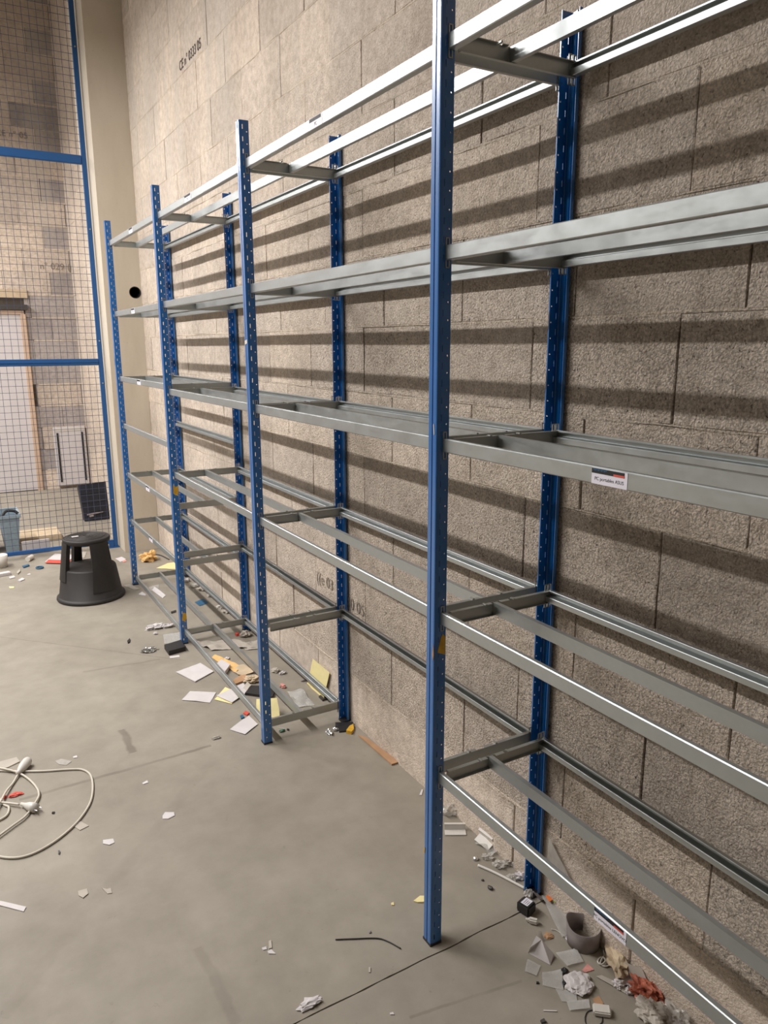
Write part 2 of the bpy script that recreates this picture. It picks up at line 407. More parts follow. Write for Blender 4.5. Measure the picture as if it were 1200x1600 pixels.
# floor: two slabs with an open saw-cut joint between them
JA, JB = F(455, 1602), F(815, 1424)
jd = (JB-JA).normalized(); jn = Vector((-jd.y, jd.x, 0)); JN = []
fb = bmesh.new(); box(fb, -7.2, .212, -5.2, YF+.2, -.12, -.012)
floor = tag(fin(fb, 'floor', M['groove']), kind='structure')
def at_x(x): return JA + jd*((x-JA.x)/jd.x)
pa, pb = at_x(-7.1), at_x(.2)
npt = 90; e1, e2 = [], []
for i in range(npt+1):
    p = pa.lerp(pb, i/npt) if i in (0, npt) else at_x(-2.2 + 2.35*i/npt)
    g = .0022+.0016*noise.noise((i*.7, 0, 0)); wv = .003*noise.noise((i*.25, 5, 0))
    e1.append(p+jn*(g+wv)); e2.append(p+jn*(wv-g))
for nm, ed, ys in (('floor_slab', e1, YF+.15), ('floor_slab', e2, -5.15)):
    bm = bmesh.new(); top = [bm.verts.new((p.x, p.y, 0)) for p in ed]; far = [bm.verts.new((p.x, ys, 0)) for p in ed]
    low = [bm.verts.new((p.x, p.y, -.012)) for p in ed]
    for i in range(npt):
        bm.faces.new((top[i], top[i+1], far[i+1], far[i])); bm.faces.new((top[i], low[i], low[i+1], top[i+1]))
    o = fin(bm, nm, M['floor'], floor)
    if o.data.polygons[0].normal.z < 0: o.data.flip_normals()

# cast concrete pillar with a round pipe opening
px0, px1, py0, py1 = -.285, -.001, 4.85, 5.45
bm = bmesh.new(); hc = Vector((-.033, py0, 2.115)); hr = .046
hx, hz, sq = hc.x, hc.z, .031+0
sqx0, sqx1, sqz0, sqz1 = hx-.09, px1, hz-.09, hz+.09
hx = (sqx0+sqx1)/2 if False else hx
if px1-hx < hr: hx = px1-hr-.004
N = 32; ringv = [bm.verts.new((hx+hr*math.cos(2*PI*i/N), py0, hz+hr*math.sin(2*PI*i/N))) for i in range(N)]
def sqpt(i):
    a = 2*PI*i/N; c, s = math.cos(a), math.sin(a); kx = ((sqx1-hx) if c > 0 else (hx-sqx0)); kz = .09
    t = min(kx/abs(c) if abs(c) > 1e-6 else 9, kz/abs(s) if abs(s) > 1e-6 else 9); return (hx+c*t, py0, hz+s*t)
outv = [bm.verts.new(sqpt(i)) for i in range(N)]
inn = [bm.verts.new((v.co.x, py0+.25, v.co.z)) for v in ringv]
for i in range(N):
    j = (i+1) % N; bm.faces.new((ringv[i], ringv[j], outv[j], outv[i])); bm.faces.new((ringv[i], inn[i], inn[j], ringv[j]))
def q4(*p): bm.faces.new([bm.verts.new(x) for x in p])
q4((px0, py0, -.02), (px1, py0, -.02), (px1, py0, sqz0), (px0, py0, sqz0)); q4((px0, py0, sqz1), (px1, py0, sqz1), (px1, py0, CEIL), (px0, py0, CEIL))
q4((px0, py0, sqz0), (sqx0, py0, sqz0), (sqx0, py0, sqz1), (px0, py0, sqz1))
# corner triangles of the square around the opening
for (cx, cz) in ((sqx0, sqz0), (sqx1, sqz0), (sqx1, sqz1), (sqx0, sqz1)):
    near = sorted([v.co for v in outv], key=lambda c: (c.x-cx)**2+(c.z-cz)**2)
    a = [c for c in near if abs(c.x-cx) < 1e-4][:1]; b = [c for c in near if abs(c.z-cz) < 1e-4][:1]
    if a and b and (a[0]-b[0]).length > 1e-4: q4(tuple(a[0]), tuple(b[0]), (cx, py0, cz))
q4((px0, py0, -.02), (px0, py1, -.02), (px0, py1, CEIL), (px0, py0, CEIL))
q4((px0, py1, -.02), (px1, py1, -.02), (px1, py1, CEIL), (px0, py1, CEIL))
q4((px1, py0, -.02), (px1, py1, -.02), (px1, py1, CEIL), (px1, py0, CEIL))
me = bpy.data.meshes.new('wall_pillar'); bm.to_mesh(me); bm.free()
pillar = tag(link('wall_pillar', me, M['cast']), kind='structure')
bm = bmesh.new(); t = []
for r_, y_ in ((hr-.001, py0-.002), (hr-.006, py0-.002), (hr-.006, py0+.2)):
    t.append([bm.verts.new((hx+r_*math.cos(2*PI*i/N), y_, hz+r_*math.sin(2*PI*i/N))) for i in range(N)])
for a, b in zip(t, t[1:]):
    for i in range(N): bm.faces.new((a[i], a[(i+1) % N], b[(i+1) % N], b[i]))
bm.faces.new(t[-1]); o = fin(bm, 'pipe_opening', M['hole'], pillar); o['label'] = 'round black pipe opening'

# door in the far wall, with its wooden frame and lintel bar
dr = empty('door_1', (-1.0, YF, 0)); tag(dr, kind='structure')
def loc(o, par): o.matrix_parent_inverse = Matrix.Translation(-par.location); return o
bm = bmesh.new(); box(bm, -1.44, -.60, YF-.012, YF+.008, .01, 2.06); loc(fin(bm, 'door_leaf', M['door'], dr), dr)
bm = bmesh.new(); box(bm, -.60, -.545, YF-.035, YF+.011, 0, 2.06); loc(fin(bm, 'door_jamb', M['wood'], dr), dr)
bm = bmesh.new(); box(bm, -1.50, -1.44, YF-.035, YF+.011, 0, 2.06); loc(fin(bm, 'door_jamb', M['wood'], dr), dr)
bm = bmesh.new(); box(bm, -1.50, -.56, YF-.035, YF+.011, 2.06, 2.10); loc(fin(bm, 'door_head', M['wood'], dr), dr)
bm = bmesh.new(); box(bm, -1.50, -.515, YF-.06, YF, 2.105, 2.165); loc(fin(bm, 'door_lintel_bar', M['steel_dark'], dr), dr)
bm = bmesh.new(); tube(bm, [(-1.36, YF+.02, 1.02), (-1.36, YF-.04, 1.02), (-1.26, YF-.04, 1.02)], .01); loc(fin(bm, 'door_handle', M['steel_dark'], dr), dr)
bm = bmesh.new(); box(bm, -1.60, -.50, YF-.02, YF-.003, 2.24, 2.33); o = fin(bm, 'trim_1', M['card2']); tag(o, kind='structure')

def stamp(s, loc_, size, mat, far=False, rotx=0.0):
    me = text_mesh(s, size); o = link('ink_stamp', me, mat, wall_far if far else wall_right, loc_)
    o.rotation_euler = (PI/2, 0, 0) if far else (PI/2, rotx, -PI/2); return o
stamp('CE n° 0333 05', (-.0035, ray(297, 87, 0, 0).y, ray(297, 87, 0, 0).z), .075, M['ink'])
stamp('((e 03', (-.0035, ray(508, 908, 0, 0).y, ray(508, 908, 0, 0).z), .075, M['ink_faint'])
stamp('B80 05', (-.0035, ray(552, 945, 0, 0).y, ray(552, 945, 0, 0).z), .075, M['ink_faint'])
p = ray(88, 417, 1, YF); stamp('n° 029 ((', (p.x, YF-.004, p.z), .10, M['ink_faint'], True)
p = ray(18, 210, 1, YF); stamp('CE n° 05', (p.x, YF-.004, p.z), .09, M['ink_faint'], True)

# ---------------------------------------------------------------- the shelving rack
FY = [-1.3025, 0.0, 1.3033, 2.609, 3.8955]; XF, XR = -.425, -.008
UW, UD, PITCH, UH = .0365, .0357, .04155, 2.5
def flange(bm, y, nrm, d0, sw):
    # side of an upright in the x-z plane at height of y, with slots and round holes; x from d0 to UD
    xs = [d0, .0105, sw, .0262, .0306, UD]
    n = int(UH/PITCH); zt = 0
    def q(x0, x1, z0, z1): bm.faces.new([bm.verts.new(c) for c in ((x0, y, z0), (x1, y, z0), (x1, y, z1), (x0, y, z1))])
    for (a, b) in ((xs[0], xs[1]), (xs[2], xs[3]), (xs[4], xs[5])): q(a, b, 0, UH)
    zprev_s = 0; zprev_h = 0
    for i in range(n):
        zb = .006+i*PITCH
        s0, s1 = zb+.012, zb+.028
        q(xs[1], xs[2], zprev_s, s0); zprev_s = s1
        h = zb+.0015; q(xs[3], xs[4], zprev_h, h+.0) if h > zprev_h else None
        c = (.5*(xs[3]+xs[4]), h+.0022); r = .0022
        sqc = [(xs[3], h), (xs[4], h), (xs[4], h+.0044), (xs[3], h+.0044)]
        for kq in range(4):
            cx, cz = sqc[kq]; px_, pz_ = sqc[kq-1]; nx_, nz_ = sqc[(kq+1) % 4]
            m1 = ((cx+px_)/2, (cz+pz_)/2); m2 = ((cx+nx_)/2, (cz+nz_)/2)
            dg = (c[0]+(cx-c[0])*.707, c[1]+(cz-c[1])*.707)
            bm.faces.new([bm.verts.new((x, y, z)) for x, z in (m1, (cx, cz), m2, dg)])
        zprev_h = h+.0044
    q(xs[1], xs[2], zprev_s, UH); q(xs[3], xs[4], zprev_h, UH)
def upright_mesh(lip=.012, sw=.0140):
    bm = bmesh.new(); ch = .003
    flange(bm, 0, -1, ch, sw)
    prof = [(ch, 0), (.0008, .0008), (0, ch), (0, UW/2-.003), (.0028, UW/2-.0015), (.0028, UW/2+.0015), (0, UW/2+.003), (0, UW-ch), (.0008, UW-.0008), (ch, UW)]
    for a, b in zip(prof, prof[1:]): bm.faces.new([bm.verts.new(c) for c in ((a[0], a[1], 0), (b[0], b[1], 0), (b[0], b[1], UH), (a[0], a[1], UH))])
    bm.faces.new([bm.verts.new(c) for c in ((ch, UW, 0), (lip, UW, 0), (lip, UW, UH), (ch, UW, UH))])
    bm.faces.new([bm.verts.new(c) for c in ((UD, 0, 0), (UD, .0035, 0), (UD, .0035, UH), (UD, 0, UH))])
    bmesh.ops.remove_doubles(bm, verts=bm.verts, dist=.00003)
    me = bpy.data.meshes.new('upright'); bm.to_mesh(me); bm.free(); me.materials.append(M['blue']); return me
UM = upright_mesh(); UM1 = upright_mesh(.041)
rack = empty('shelving_rack', (-.21, 1.3, 0))
tag(rack, 'long boltless shelving rack with blue slotted uprights and bare galvanised beams along the block wall', 'rack')
RI = Matrix.Translation(-rack.location)
def rp(o): o.parent = rack; o.matrix_parent_inverse = RI; return o
ups = []
def add_upright(x, y, rz, label=None, tilt=0.0):
    o = bpy.data.objects.new('upright', UM); COL.objects.link(o); o.location = (x, y, .002); o.rotation_euler = (0, tilt, rz); rp(o)
    sm = o.modifiers.new('wall', 'SOLIDIFY'); sm.thickness = .0016; sm.offset = 0
    if label: o['label'] = label
    # plastic foot
    bm = bmesh.new(); box(bm, -.0015, UD+.0015, -.0015, UW+.0015, -.002, .006)
    f = fin(bm, 'foot_cap', M['black'], o); return o
for y in FY:
    ups.append((add_upright(XF, y, 0), add_upright(XR, y+UW, PI)))
ups[1][0].data = UM1  # nearest front upright: far flange made deeper, an invented shape to darken its slots
UMR = upright_mesh(.012, .0121)  # rear slots narrowed so less of the lit wall shines through, width made up
for f_, r_ in ups: r_.data = UMR

BH = .034
fprof = [(0, -.002), (.002, 0), (.012, 0), (.013, -.001), (.013, -.0045), (.0118, -.0045), (.0118, -.0014), (.0022, -.0014), (.0022, -.0155), (.019, -.0175), (.0205, -.019), (.0205, -BH+.001), (.0195, -BH), (.002, -BH), (0, -BH+.002)]
def beam_bm(prof, L, sx=1):
    bm = bmesh.new(); extrude_profile(bm, [(sx*x, z) for x, z in prof], 0, L)
    return bm
def mk(bm, name, mat):
    bmesh.ops.recalc_face_normals(bm, faces=bm.faces); me = bpy.data.meshes.new(name); bm.to_mesh(me); bm.free(); me.materials.append(mat); return me
bays = [(FY[i]+UW+.002, FY[i+1]-.002) for i in range(4)]        # between frames; bay 0 is the nearest
LB = {}
def conn_bm():            # hooked end plate with its two windows, in the x-z plane
    bm = bmesh.new()
    for s in (1, -1):
        z0, z1 = (0.0, .017) if s > 0 else (-BH-.018, -BH-.001)
        box(bm, -.001, .0016, -.0022, .0, z0, z1); box(bm, .0075, .0105, -.0022, .0, z0, z1)
        zz = (z1-.0025, z1) if s > 0 else (z0, z0+.0025); box(bm, -.001, .0105, -.0022, 0, *zz)
    box(bm, -.001, .0105, -.0022, 0, -BH, 0.0)
    return bm
CM = mk(conn_bm(), 'hook_plate', M['galv2'])
CMR = {}
MB = [(0, 0), (.014, 0), (.014, -.0016), (.0016, -.0016), (.0016, -BH+.0026), (.014, -BH+.0026), (.014, -BH+.001), (0, -BH+.001)]
def tie_mesh():
    bm = bmesh.new(); x0, x1 = -.380, -.030
    # web
    box(bm, x0, x1, -.0016, 0, -.037, -.001)
    # top lip in three lengths, leaving the notches where the middle beam hooks in
    for a, b in ((x0, -.275), (-.262, -.245), (-.215, -.185), (-.172, x1)): box(bm, a, b, -.012, -.0016, -.0026, -.001)
    box(bm, x0, x1, -.010, -.0016, -.037, -.0356)
    for xx in (-.272, -.176): box(bm, xx, xx+.006, -.016, -.0016, -.0012, .0022)
    return mk(bm, 'cross_rail', M['galv2'])
TIE = tie_mesh()
def add(me, name, loc_, rz=0, scale=None, parent=None):
    o = bpy.data.objects.new(name, me); COL.objects.link(o); o.location = loc_; o.rotation_euler = (0, 0, rz)
    if scale: o.scale = scale
    if parent is None: rp(o)
    else: o.parent = parent
    return o
def mirror_mesh(me, ax):
    m2 = me.copy(); mt = Matrix.Scale(-1, 4, Vector((1, 0, 0) if ax == 0 else (0, 1, 0))); m2.transform(mt); m2.flip_normals(); return m2
CM_l = mirror_mesh(CM, 1)                       # plate lying against the frame at the low-y end
CMx = mirror_mesh(CM, 0); CMx_l = mirror_mesh(CM_l, 0)
TIE_l = mirror_mesh(TIE, 1)
def beams_for(L):
    k = round(L, 4)
    if k not in LB:
        LB[k] = (mk(beam_bm(fprof, L), 'front_beam', M['galv']), mk(beam_bm(fprof, L, -1), 'rear_beam', M['galv']), mk(beam_bm(MB, L-.004), 'middle_beam', M['galv']))
    return LB[k]
XB, XRB = -.406, -.026
def shelf(bay, z, front=True, mid=True, rear=True, ties=True):
    y0, y1 = bays[bay]; L = y1-y0; fm, rm, mm = beams_for(L); out = {}
    if front:
        b = add(fm, 'front_beam', (XB, y0, z)); out['front'] = b
        add(CM_l, 'hook_plate', (0, -.0015, 0), parent=b); add(CM, 'hook_plate', (0, L+.0015, 0), parent=b)
    if rear:
        b = add(rm, 'rear_beam', (XRB, y0, z))
        add(CMx_l, 'hook_plate', (0, -.0015, 0), parent=b); add(CMx, 'hook_plate', (0, L+.0015, 0), parent=b)
    if mid: out['mid'] = add(mm, 'middle_beam', (-.236, y0+.002, z-.002))
    if ties:
        for me, y, s in ((TIE, y1+.0005, 1), (TIE_l, y0-.0005, -1)):
            t_ = add(me, 'cross_rail', (0, y, z))
            add(CMx if s > 0 else CMx_l, 'hook_plate', (-.040, 0, 0), parent=t_)
    return out
L1, L2, L3, L4, L5, L6 = 2.372, 1.928, 1.472, 1.017, .555, .092
SH = {}
for bay in (3, 2, 1, 0): pass
for lv, z in (('1', 2.376), ('2', L2), ('3', L3), ('4', L4), ('5', L5)): SH['0'+lv] = shelf(0, z)
for lv, z in (('1', L1), ('2', L2), ('3', L3), ('4', L4)): SH['1'+lv] = shelf(1, z); SH['2'+lv] = shelf(2, z)
shelf(1, L5, front=False, mid=False); shelf(2, L5, front=False, mid=False); SH['26'] = shelf(2, L6)
for lv, z in (('1', 2.378), ('2', 1.925), ('3', 1.496), ('4', .829), ('5', .493), ('6', .073)): SH['3'+lv] = shelf(3, z)
shelf(3, 1.1735, mid=False, ties=False)

# stickers on the front beams
def sticker(beam, yc, wd=.115, txt=None, small=False):
    h = BH-.006
    bm = bmesh.new(); box(bm, -.0007, -.0001, yc-wd/2, yc+wd/2, -BH+.001, -.002); fin(bm, 'label_sticker', M['sticker'], beam)
    bm = bmesh.new(); box(bm, -.0010, -.0006, yc-wd*.42, yc+wd*.5, -.0125, -.003); fin(bm, 'label_banner', M['print'], beam)
    if txt:
        bm = bmesh.new(); box(bm, -.0013, -.0009, yc-wd*.42, yc-wd*.12, -.0125, -.0085); fin(bm, 'label_stripe', M['red'], beam)
        bm = bmesh.new()
        for i in range(9):
            box(bm, -.0013, -.0009, yc+wd*(.46-i*.045)-.003, yc+wd*(.46-i*.045), -.0065-.001*(i % 2), -.0040)
        o = fin(bm, 'label_logo', M['bluebit'], beam)
    t_ = link('label_text', text_mesh(txt or 'PC', .0092 if txt else .014, .00008), M['print'], beam, (-.0009, yc, -.0225)); t_.rotation_euler = (PI/2, 0, -PI/2)
def yb(u, v, z):   # y along the front beams for a place in the photograph
    return ray(u, v, 0, XB).y
b = SH['03']['front']; sticker(b, yb(952, 748, 0)-bays[0][0], .088, 'PC portables ASUS')
b = SH['05']['front']; sticker(b, yb(953, 1446, 0)-bays[0][0], .086, 'PC portables LENOVO')
b = SH['11']['front']; sticker(b, yb(493, 178, 0)-bays[1][0], .09)
b = SH['21']['front']; sticker(b, yb(293, 303, 0)-bays[2][0], .10)
for lv, (u, v) in (('1', (204, 358)), ('2', (208, 488)), ('3', (217, 597)), ('4', (231, 765)), ('5', (236, 845))):
    sticker(SH['3'+lv]['front'], yb(u, v, 0)-bays[3][0], .09)
# yellow tape remnants and scuffs on uprights
def patch(up_o, pts, mat, face, name='tape_patch'):
    bm = bmesh.new()
    a = [bm.verts.new(p) for p in pts]; f = bm.faces.new(a)
    r = bmesh.ops.extrude_face_region(bm, geom=[f]); off = Vector((0, -.0009, 0)) if face == 'side' else Vector((-.0009, 0, 0))
    bmesh.ops.translate(bm, vec=off, verts=[v for v in r['geom'] if isinstance(v, bmesh.types.BMVert)])
    return fin(bm, name, mat, up_o)
F1, F2, F3 = ups[1][0], ups[2][0], ups[3][0]
patch(F1, [(.010, -.001, .905), (.034, -.001, .895), (.034, -.001, .945), (.026, -.001, .955), (.020, -.001, .945)], M['tape'], 'side')
patch(F1, [(-.001, .001, .93), (-.001, .006, .90), (-.001, .002, .885), (-.001, -.001, .90)], M['card'], 'front')
patch(F1, [(-.001, .036, .30), (-.001, .031, .305), (-.001, .033, .285), (-.001, .036, .287)], M['tape'], 'front')
patch(F1, [(-.001, .010, 1.478), (-.001, .013, 1.504), (-.001, .010, 1.508), (-.001, .0075, 1.482)], M['white'], 'front', 'scuff_mark')
patch(F2, [(-.001, .004, 1.705), (-.001, .030, 1.70), (-.001, .030, 1.715), (-.001, .004, 1.72)], M['white'], 'front', 'scuff_mark')
patch(F3, [(.006, -.001, .895), (.020, -.001, .88), (.034, -.001, .89), (.035, -.001, .935), (.022, -.001, .93), (.008, -.001, .94)], M['tape'], 'side')
patch(F3, [(.008, -.001, .150), (.024, -.001, .135), (.037, -.001, .155), (.035, -.001, .185), (.018, -.001, .19)], M['tape'], 'side')

# ---------------------------------------------------------------- the cage partition
CY = 5.08
cage = empty('mesh_partition', (-1.3, CY, 0))
tag(cage, 'tall blue framed wire mesh partition standing left of the concrete pillar', 'partition')
CI = Matrix.Translation(-cage.location)
def cp(o): o.parent = cage; o.matrix_parent_inverse = CI; return o
CX0, CX1, CT = -2.60, -.300, 4.9
bm = bmesh.new(); bevbox(bm, CX1-.034, CX1, CY-.018, CY+.018, .0, CT, .003); cp(fin(bm, 'post', M['cage_blue']))
bm = bmesh.new(); bevbox(bm, CX0, CX0+.034, CY-.018, CY+.018, .0, CT, .003); cp(fin(bm, 'post', M['cage_blue']))
bm = bmesh.new(); box(bm, CX1-.075, CX1+.010, CY-.03, CY+.03, 0, .006); box(bm, CX1-.075, CX1-.034, CY-.02, CY-.012, .006, .05); cp(fin(bm, 'foot_plate', M['cage_blue']))
for z0, z1 in ((.035, .066), (1.545, 1.598), (3.075, 3.140), (CT-.03, CT)):
    bm = bmesh.new(); bevbox(bm, CX0+.034, CX1-.034, CY-.014, CY+.014, z0, z1, .004)
    if 1 < z0 < 2: bevbox(bm, CX0+.034, CX1-.034, CY-.020, CY-.014, z0+.022, z0+.030, .002)
    cp(fin(bm, 'rail', M['cage_blue']))
for z in (.42, .86, 1.40, 1.74, 2.60, 3.9):
    bm = bmesh.new(); tube(bm, [(CX1-.017, CY-.018, z), (CX1-.017, CY-.023, z)], .006, 8); cp(fin(bm, 'bolt', M['galv']))
for z0, z1 in ((.066, 1.545), (1.598, 3.075), (3.14, CT-.03)):
    bm = bmesh.new(); nx = int((CX1-CX0-.068)/.05); nz = int(round((z1-z0)/.0503)); r = .0014
    for i in range(nx+1):
        x = CX1-.036-.03-i*.05
        if x > CX0+.034: box(bm, x-r, x+r, CY-r, CY+r, z0, z1)
    for i in range(1, nz):
        z = z0+(z1-z0)*i/nz; box(bm, CX0+.034, CX1-.034, CY+r, CY+3*r, z-r, z+r)
    o = fin(bm, 'wire_mesh', M['wire']); cp(o); o['kind'] = 'stuff'

# ---------------------------------------------------------------- things behind the cage
def thing_box(name, bm, mat, label, cat, **kw):
    return tag(fin(bm, name, mat), label, cat, **kw)
wp = empty('wall_panel', (-.2, YF-.02, .4)); tag(wp, 'white radiator-like panel with two black side strips on the far wall', 'panel')
WI = Matrix.Translation(-wp.location)
def wq(o): o.parent = wp; o.matrix_parent_inverse = WI; return o
a = ray(82, 668, 1, YF); b_ = ray(90, 759, 1, YF); c_ = ray(131, 665, 1, YF); d_ = ray(136, 754, 1, YF)
xl, xr_ = min(a.x, b_.x), max(c_.x, d_.x)
bm = bmesh.new(); bevbox(bm, xl+.005, xr_, YF-.07, YF-.004, .035, .745, .006); wq(fin(bm, 'panel_body', M['door']))
bm = bmesh.new(); box(bm, xl+.012, xr_-.006, YF-.075, YF-.07, .70, .735); wq(fin(bm, 'panel_top', M['white']))
for xx in (xl+.035, xr_-.05):
    bm = bmesh.new(); box(bm, xx, xx+.021, YF-.078, YF-.068, .085, .68); wq(fin(bm, 'side_strip', M['black']))
# dark gridded panel with a pale handle, leaning on a clear bin
P0 = [ray(122, 758, 1, 6.3), ray(165, 752, 1, 6.3), ray(172, 810, 1, 6.22), ray(133, 815, 1, 6.22)]
dp = empty('dark_panel', tuple((P0[2]+P0[3])/2)); tag(dp, 'dark navy plastic crate tipped on edge behind the wire mesh', 'crate')
DI = Matrix.Translation(-dp.location)
def quadbox(pts, th, nm, mat, par=None, inv=None):
    bm = bmesh.new(); n = (pts[1]-pts[0]).cross(pts[3]-pts[0]).normalized()*th
    v = [bm.verts.new(p) for p in pts]+[bm.verts.new(p+n) for p in pts]
    bm.faces.new(v[:4]); bm.faces.new(v[4:])
    for i in range(4): j = (i+1) % 4; bm.faces.new((v[i], v[j], v[4+j], v[4+i]))
    o = fin(bm, nm, mat)
    if par: o.parent = par; o.matrix_parent_inverse = inv
    return o
quadbox(P0, .12, 'crate_base', M['navy'], dp, DI)
def lerp4(P, u, v): return P[0].lerp(P[1], u).lerp(P[3].lerp(P[2], u), v)
bm = bmesh.new(); nn = (P0[1]-P0[0]).cross(P0[3]-P0[0]).normalized(); sg = -1 if nn.y > 0 else 1
for i in range(1, 4): tube(bm, [lerp4(P0, 0, i/4)+sg*nn*.004, lerp4(P0, 1, i/4)+sg*nn*.004], .003, 5)
for i in range(1, 3): tube(bm, [lerp4(P0, i/3, 0)+sg*nn*.004, lerp4(P0, i/3, 1)+sg*nn*.004], .003, 5)
o = fin(bm, 'crate_rib', M['black']); o.parent = dp; o.matrix_parent_inverse = DI
bm = bmesh.new(); tube(bm, [lerp4(P0, .12, .83)+sg*nn*.012, lerp4(P0, .75, .80)+sg*nn*.012], .007, 6); tube(bm, [lerp4(P0, .2, .88)+sg*nn*.012, lerp4(P0, .36, .87)+sg*nn*.012], .012, 6)
o = fin(bm, 'crate_handle', M['grey']); o.parent = dp; o.matrix_parent_inverse = DI
bn = F(150, 838)
bm = bmesh.new(); cb = ray(150, 838, 1, 5.75)
bb = empty('clear_bin', (-.45, 6.4, 0)); tag(bb, 'small clear plastic storage bin under the tipped navy crate', 'bin')
p0, p1 = ray(133, 813, 1, 6.26), ray(168, 838, 1, 6.26)
bm = bmesh.new(); x0, x1, zt = p0.x, p1.x, p0.z; d = .30; q = .025
v0 = [bm.verts.new(c) for c in ((x0+q, 6.26+q, .003), (x1-q, 6.26+q, .003), (x1-q, 6.26+d-q, .003), (x0+q, 6.26+d-q, .003))]
v1 = [bm.verts.new(c) for c in ((x0, 6.26, zt), (x1, 6.26, zt), (x1, 6.26+d, zt), (x0, 6.26+d, zt))]
bm.faces.new(v0)
for i in range(4): j = (i+1) % 4; bm.faces.new((v0[i], v0[j], v1[j], v1[i]))
o = fin(bm, 'bin_body', M['film2']); o.parent = bb; o.matrix_parent_inverse = Matrix.Translation(-bb.location)
bm = bmesh.new(); box(bm, x0+.05, x1-.05, 6.34, 6.5, .006, zt*.5); o = fin(bm, 'bin_contents', M['card2']); o.parent = bb; o.matrix_parent_inverse = Matrix.Translation(-bb.location)
# blue-grey bins at the left, with a black strap end on top
def open_crate(name, x0, x1, y0, d, h, mat, label, cat, q=.03):
    bm = bmesh.new()
    for (t_, hh) in ((0, h),):
        v0 = [bm.verts.new(c) for c in ((x0+q, y0+q, .002), (x1-q, y0+q, .002), (x1-q, y0+d-q, .002), (x0+q, y0+d-q, .002))]
        v1 = [bm.verts.new(c) for c in ((x0, y0, h), (x1, y0, h), (x1, y0+d, h), (x0, y0+d, h))]
        w1 = [bm.verts.new(c) for c in ((x0+.008, y0+.008, h), (x1-.008, y0+.008, h), (x1-.008, y0+d-.008, h), (x0+.008, y0+d-.008, h))]
        w0 = [bm.verts.new(c) for c in ((x0+q+.008, y0+q+.008, .012), (x1-q-.008, y0+q+.008, .012), (x1-q-.008, y0+d-q-.008, .012), (x0+q+.008, y0+d-q-.008, .012))]
        bm.faces.new(v0); bm.faces.new(w0)
        for i in range(4):
            j = (i+1) % 4
            bm.faces.new((v0[i], v0[j], v1[j], v1[i])); bm.faces.new((v1[i], v1[j], w1[j], w1[i])); bm.faces.new((w1[i], w1[j], w0[j], w0[i]))
    e = empty(name, ((x0+x1)/2, y0+d/2, 0)); tag(e, label, cat)
    o = fin(bm, 'crate_body', mat); o.parent = e; o.matrix_parent_inverse = Matrix.Translation(-e.location)
    bm = bmesh.new()
    for (a, b, c, dd) in ((x0-.008, x1+.008, y0-.008, y0), (x0-.008, x1+.008, y0+d, y0+d+.008), (x0-.008, x0, y0, y0+d), (x1, x1+.008, y0, y0+d)): box(bm, a, b, c, dd, h-.022, h+.002)
    o = fin(bm, 'crate_rim', mat); o.parent = e; o.matrix_parent_inverse = Matrix.Translation(-e.location)
    return e
qa = ray(30, 800, 1, 5.3)
open_crate('storage_crate', ray(3, 850, 1, 5.3).x, qa.x, 5.3, .34, ray(14, 806, 1, 5.3).z, M['crate'], 'blue-grey plastic storage crate behind the mesh at far left', 'crate')
open_crate('storage_crate', ray(3, 850, 1, 5.3).x-.30, ray(3, 850, 1, 5.3).x-.03, 5.32, .34, ray(0, 822, 1, 5.3).z, M['crate'], 'second blue-grey crate cut by the left edge of the photo', 'crate')
pz = ray(14, 806, 1, 5.42); bm = bmesh.new(); tube(bm, catmull([(pz.x-.05, 5.36, pz.z+.018), (pz.x-.02, 5.38, pz.z+.05), (pz.x+.04, 5.38, pz.z+.045), (pz.x+.07, 5.37, pz.z+.018)]), .012, 6)
tag(fin(bm, 'strap', M['black']), 'black strap end curling over the rim of the blue-grey crate', 'strap')
a = ray(35, 860, 1, 5.2); b2 = ray(75, 842, 1, 5.2)
bm = bmesh.new(); bevbox(bm, a.x, ray(79, 858, 1, 5.2).x, 5.2, 5.22, .0, b2.z, .004, None); thing_box('white_board', bm, M['paper'], 'small white board standing upright just behind the mesh bottom rail', 'board')
bm = bmesh.new(); x0 = ray(30, 850, 1, 5.6).x; bevbox(bm, x0, ray(98, 850, 1, 5.6).x, 5.6, 5.95, .0006, .045, .004); thing_box('cardboard_pack', bm, M['card2'], 'flat tan cardboard pack lying behind the white board', 'cardboard')
bm = bmesh.new(); pts = [F(0, 764), F(62, 757)]; tube(bm, [(p.x, p.y-.12, .02) for p in pts], .010, 6)
tag(fin(bm, 'floor_pole', M['steel_dark']), 'thin dark pole lying on the floor before the white door', 'pole')
pp = F(62, 757); bm = bmesh.new(); lathe(bm, [(0, .0), (.05, 0), (.05, .05), (.03, .07), (0, .075)], 16, (pp.x+.03, pp.y-.12)); tag(fin(bm, 'rubber_stop', M['black']), 'round dark stopper at the end of the floor pole', 'stopper')

# ---------------------------------------------------------------- the step stool
SC = Vector((-.728, 3.80, 0))
st = empty('step_stool', tuple(SC)); tag(st, 'round black two-step kick stool standing on the bare floor', 'stool')
bm = bmesh.new()
lathe(bm, [(.200, .002), (.221, .002), (.224, .008), (.222, .020), (.212, .026), (.206, .030), (.178, .215), (.172, .224), (.160, .226), (0, .222)], 64)
bmesh.ops.recalc_face_normals(bm, faces=bm.faces); o = fin(bm, 'base', M['stool'], st)
for p in o.data.polygons: p.use_smooth = abs(p.normal.z) < .9
bm = bmesh.new(); lathe(bm, [(0, .431), (.10, .432), (.132, .429), (.138, .426), (.146, .428), (.152, .424), (.154, .416), (.152, .398), (.146, .394), (.138, .404), (0, .404)], 64)
o = fin(bm, 'top_step', M['stool'], st)
for p in o.data.polygons: p.use_smooth = abs(p.normal.z) < .9
bm = bmesh.new()
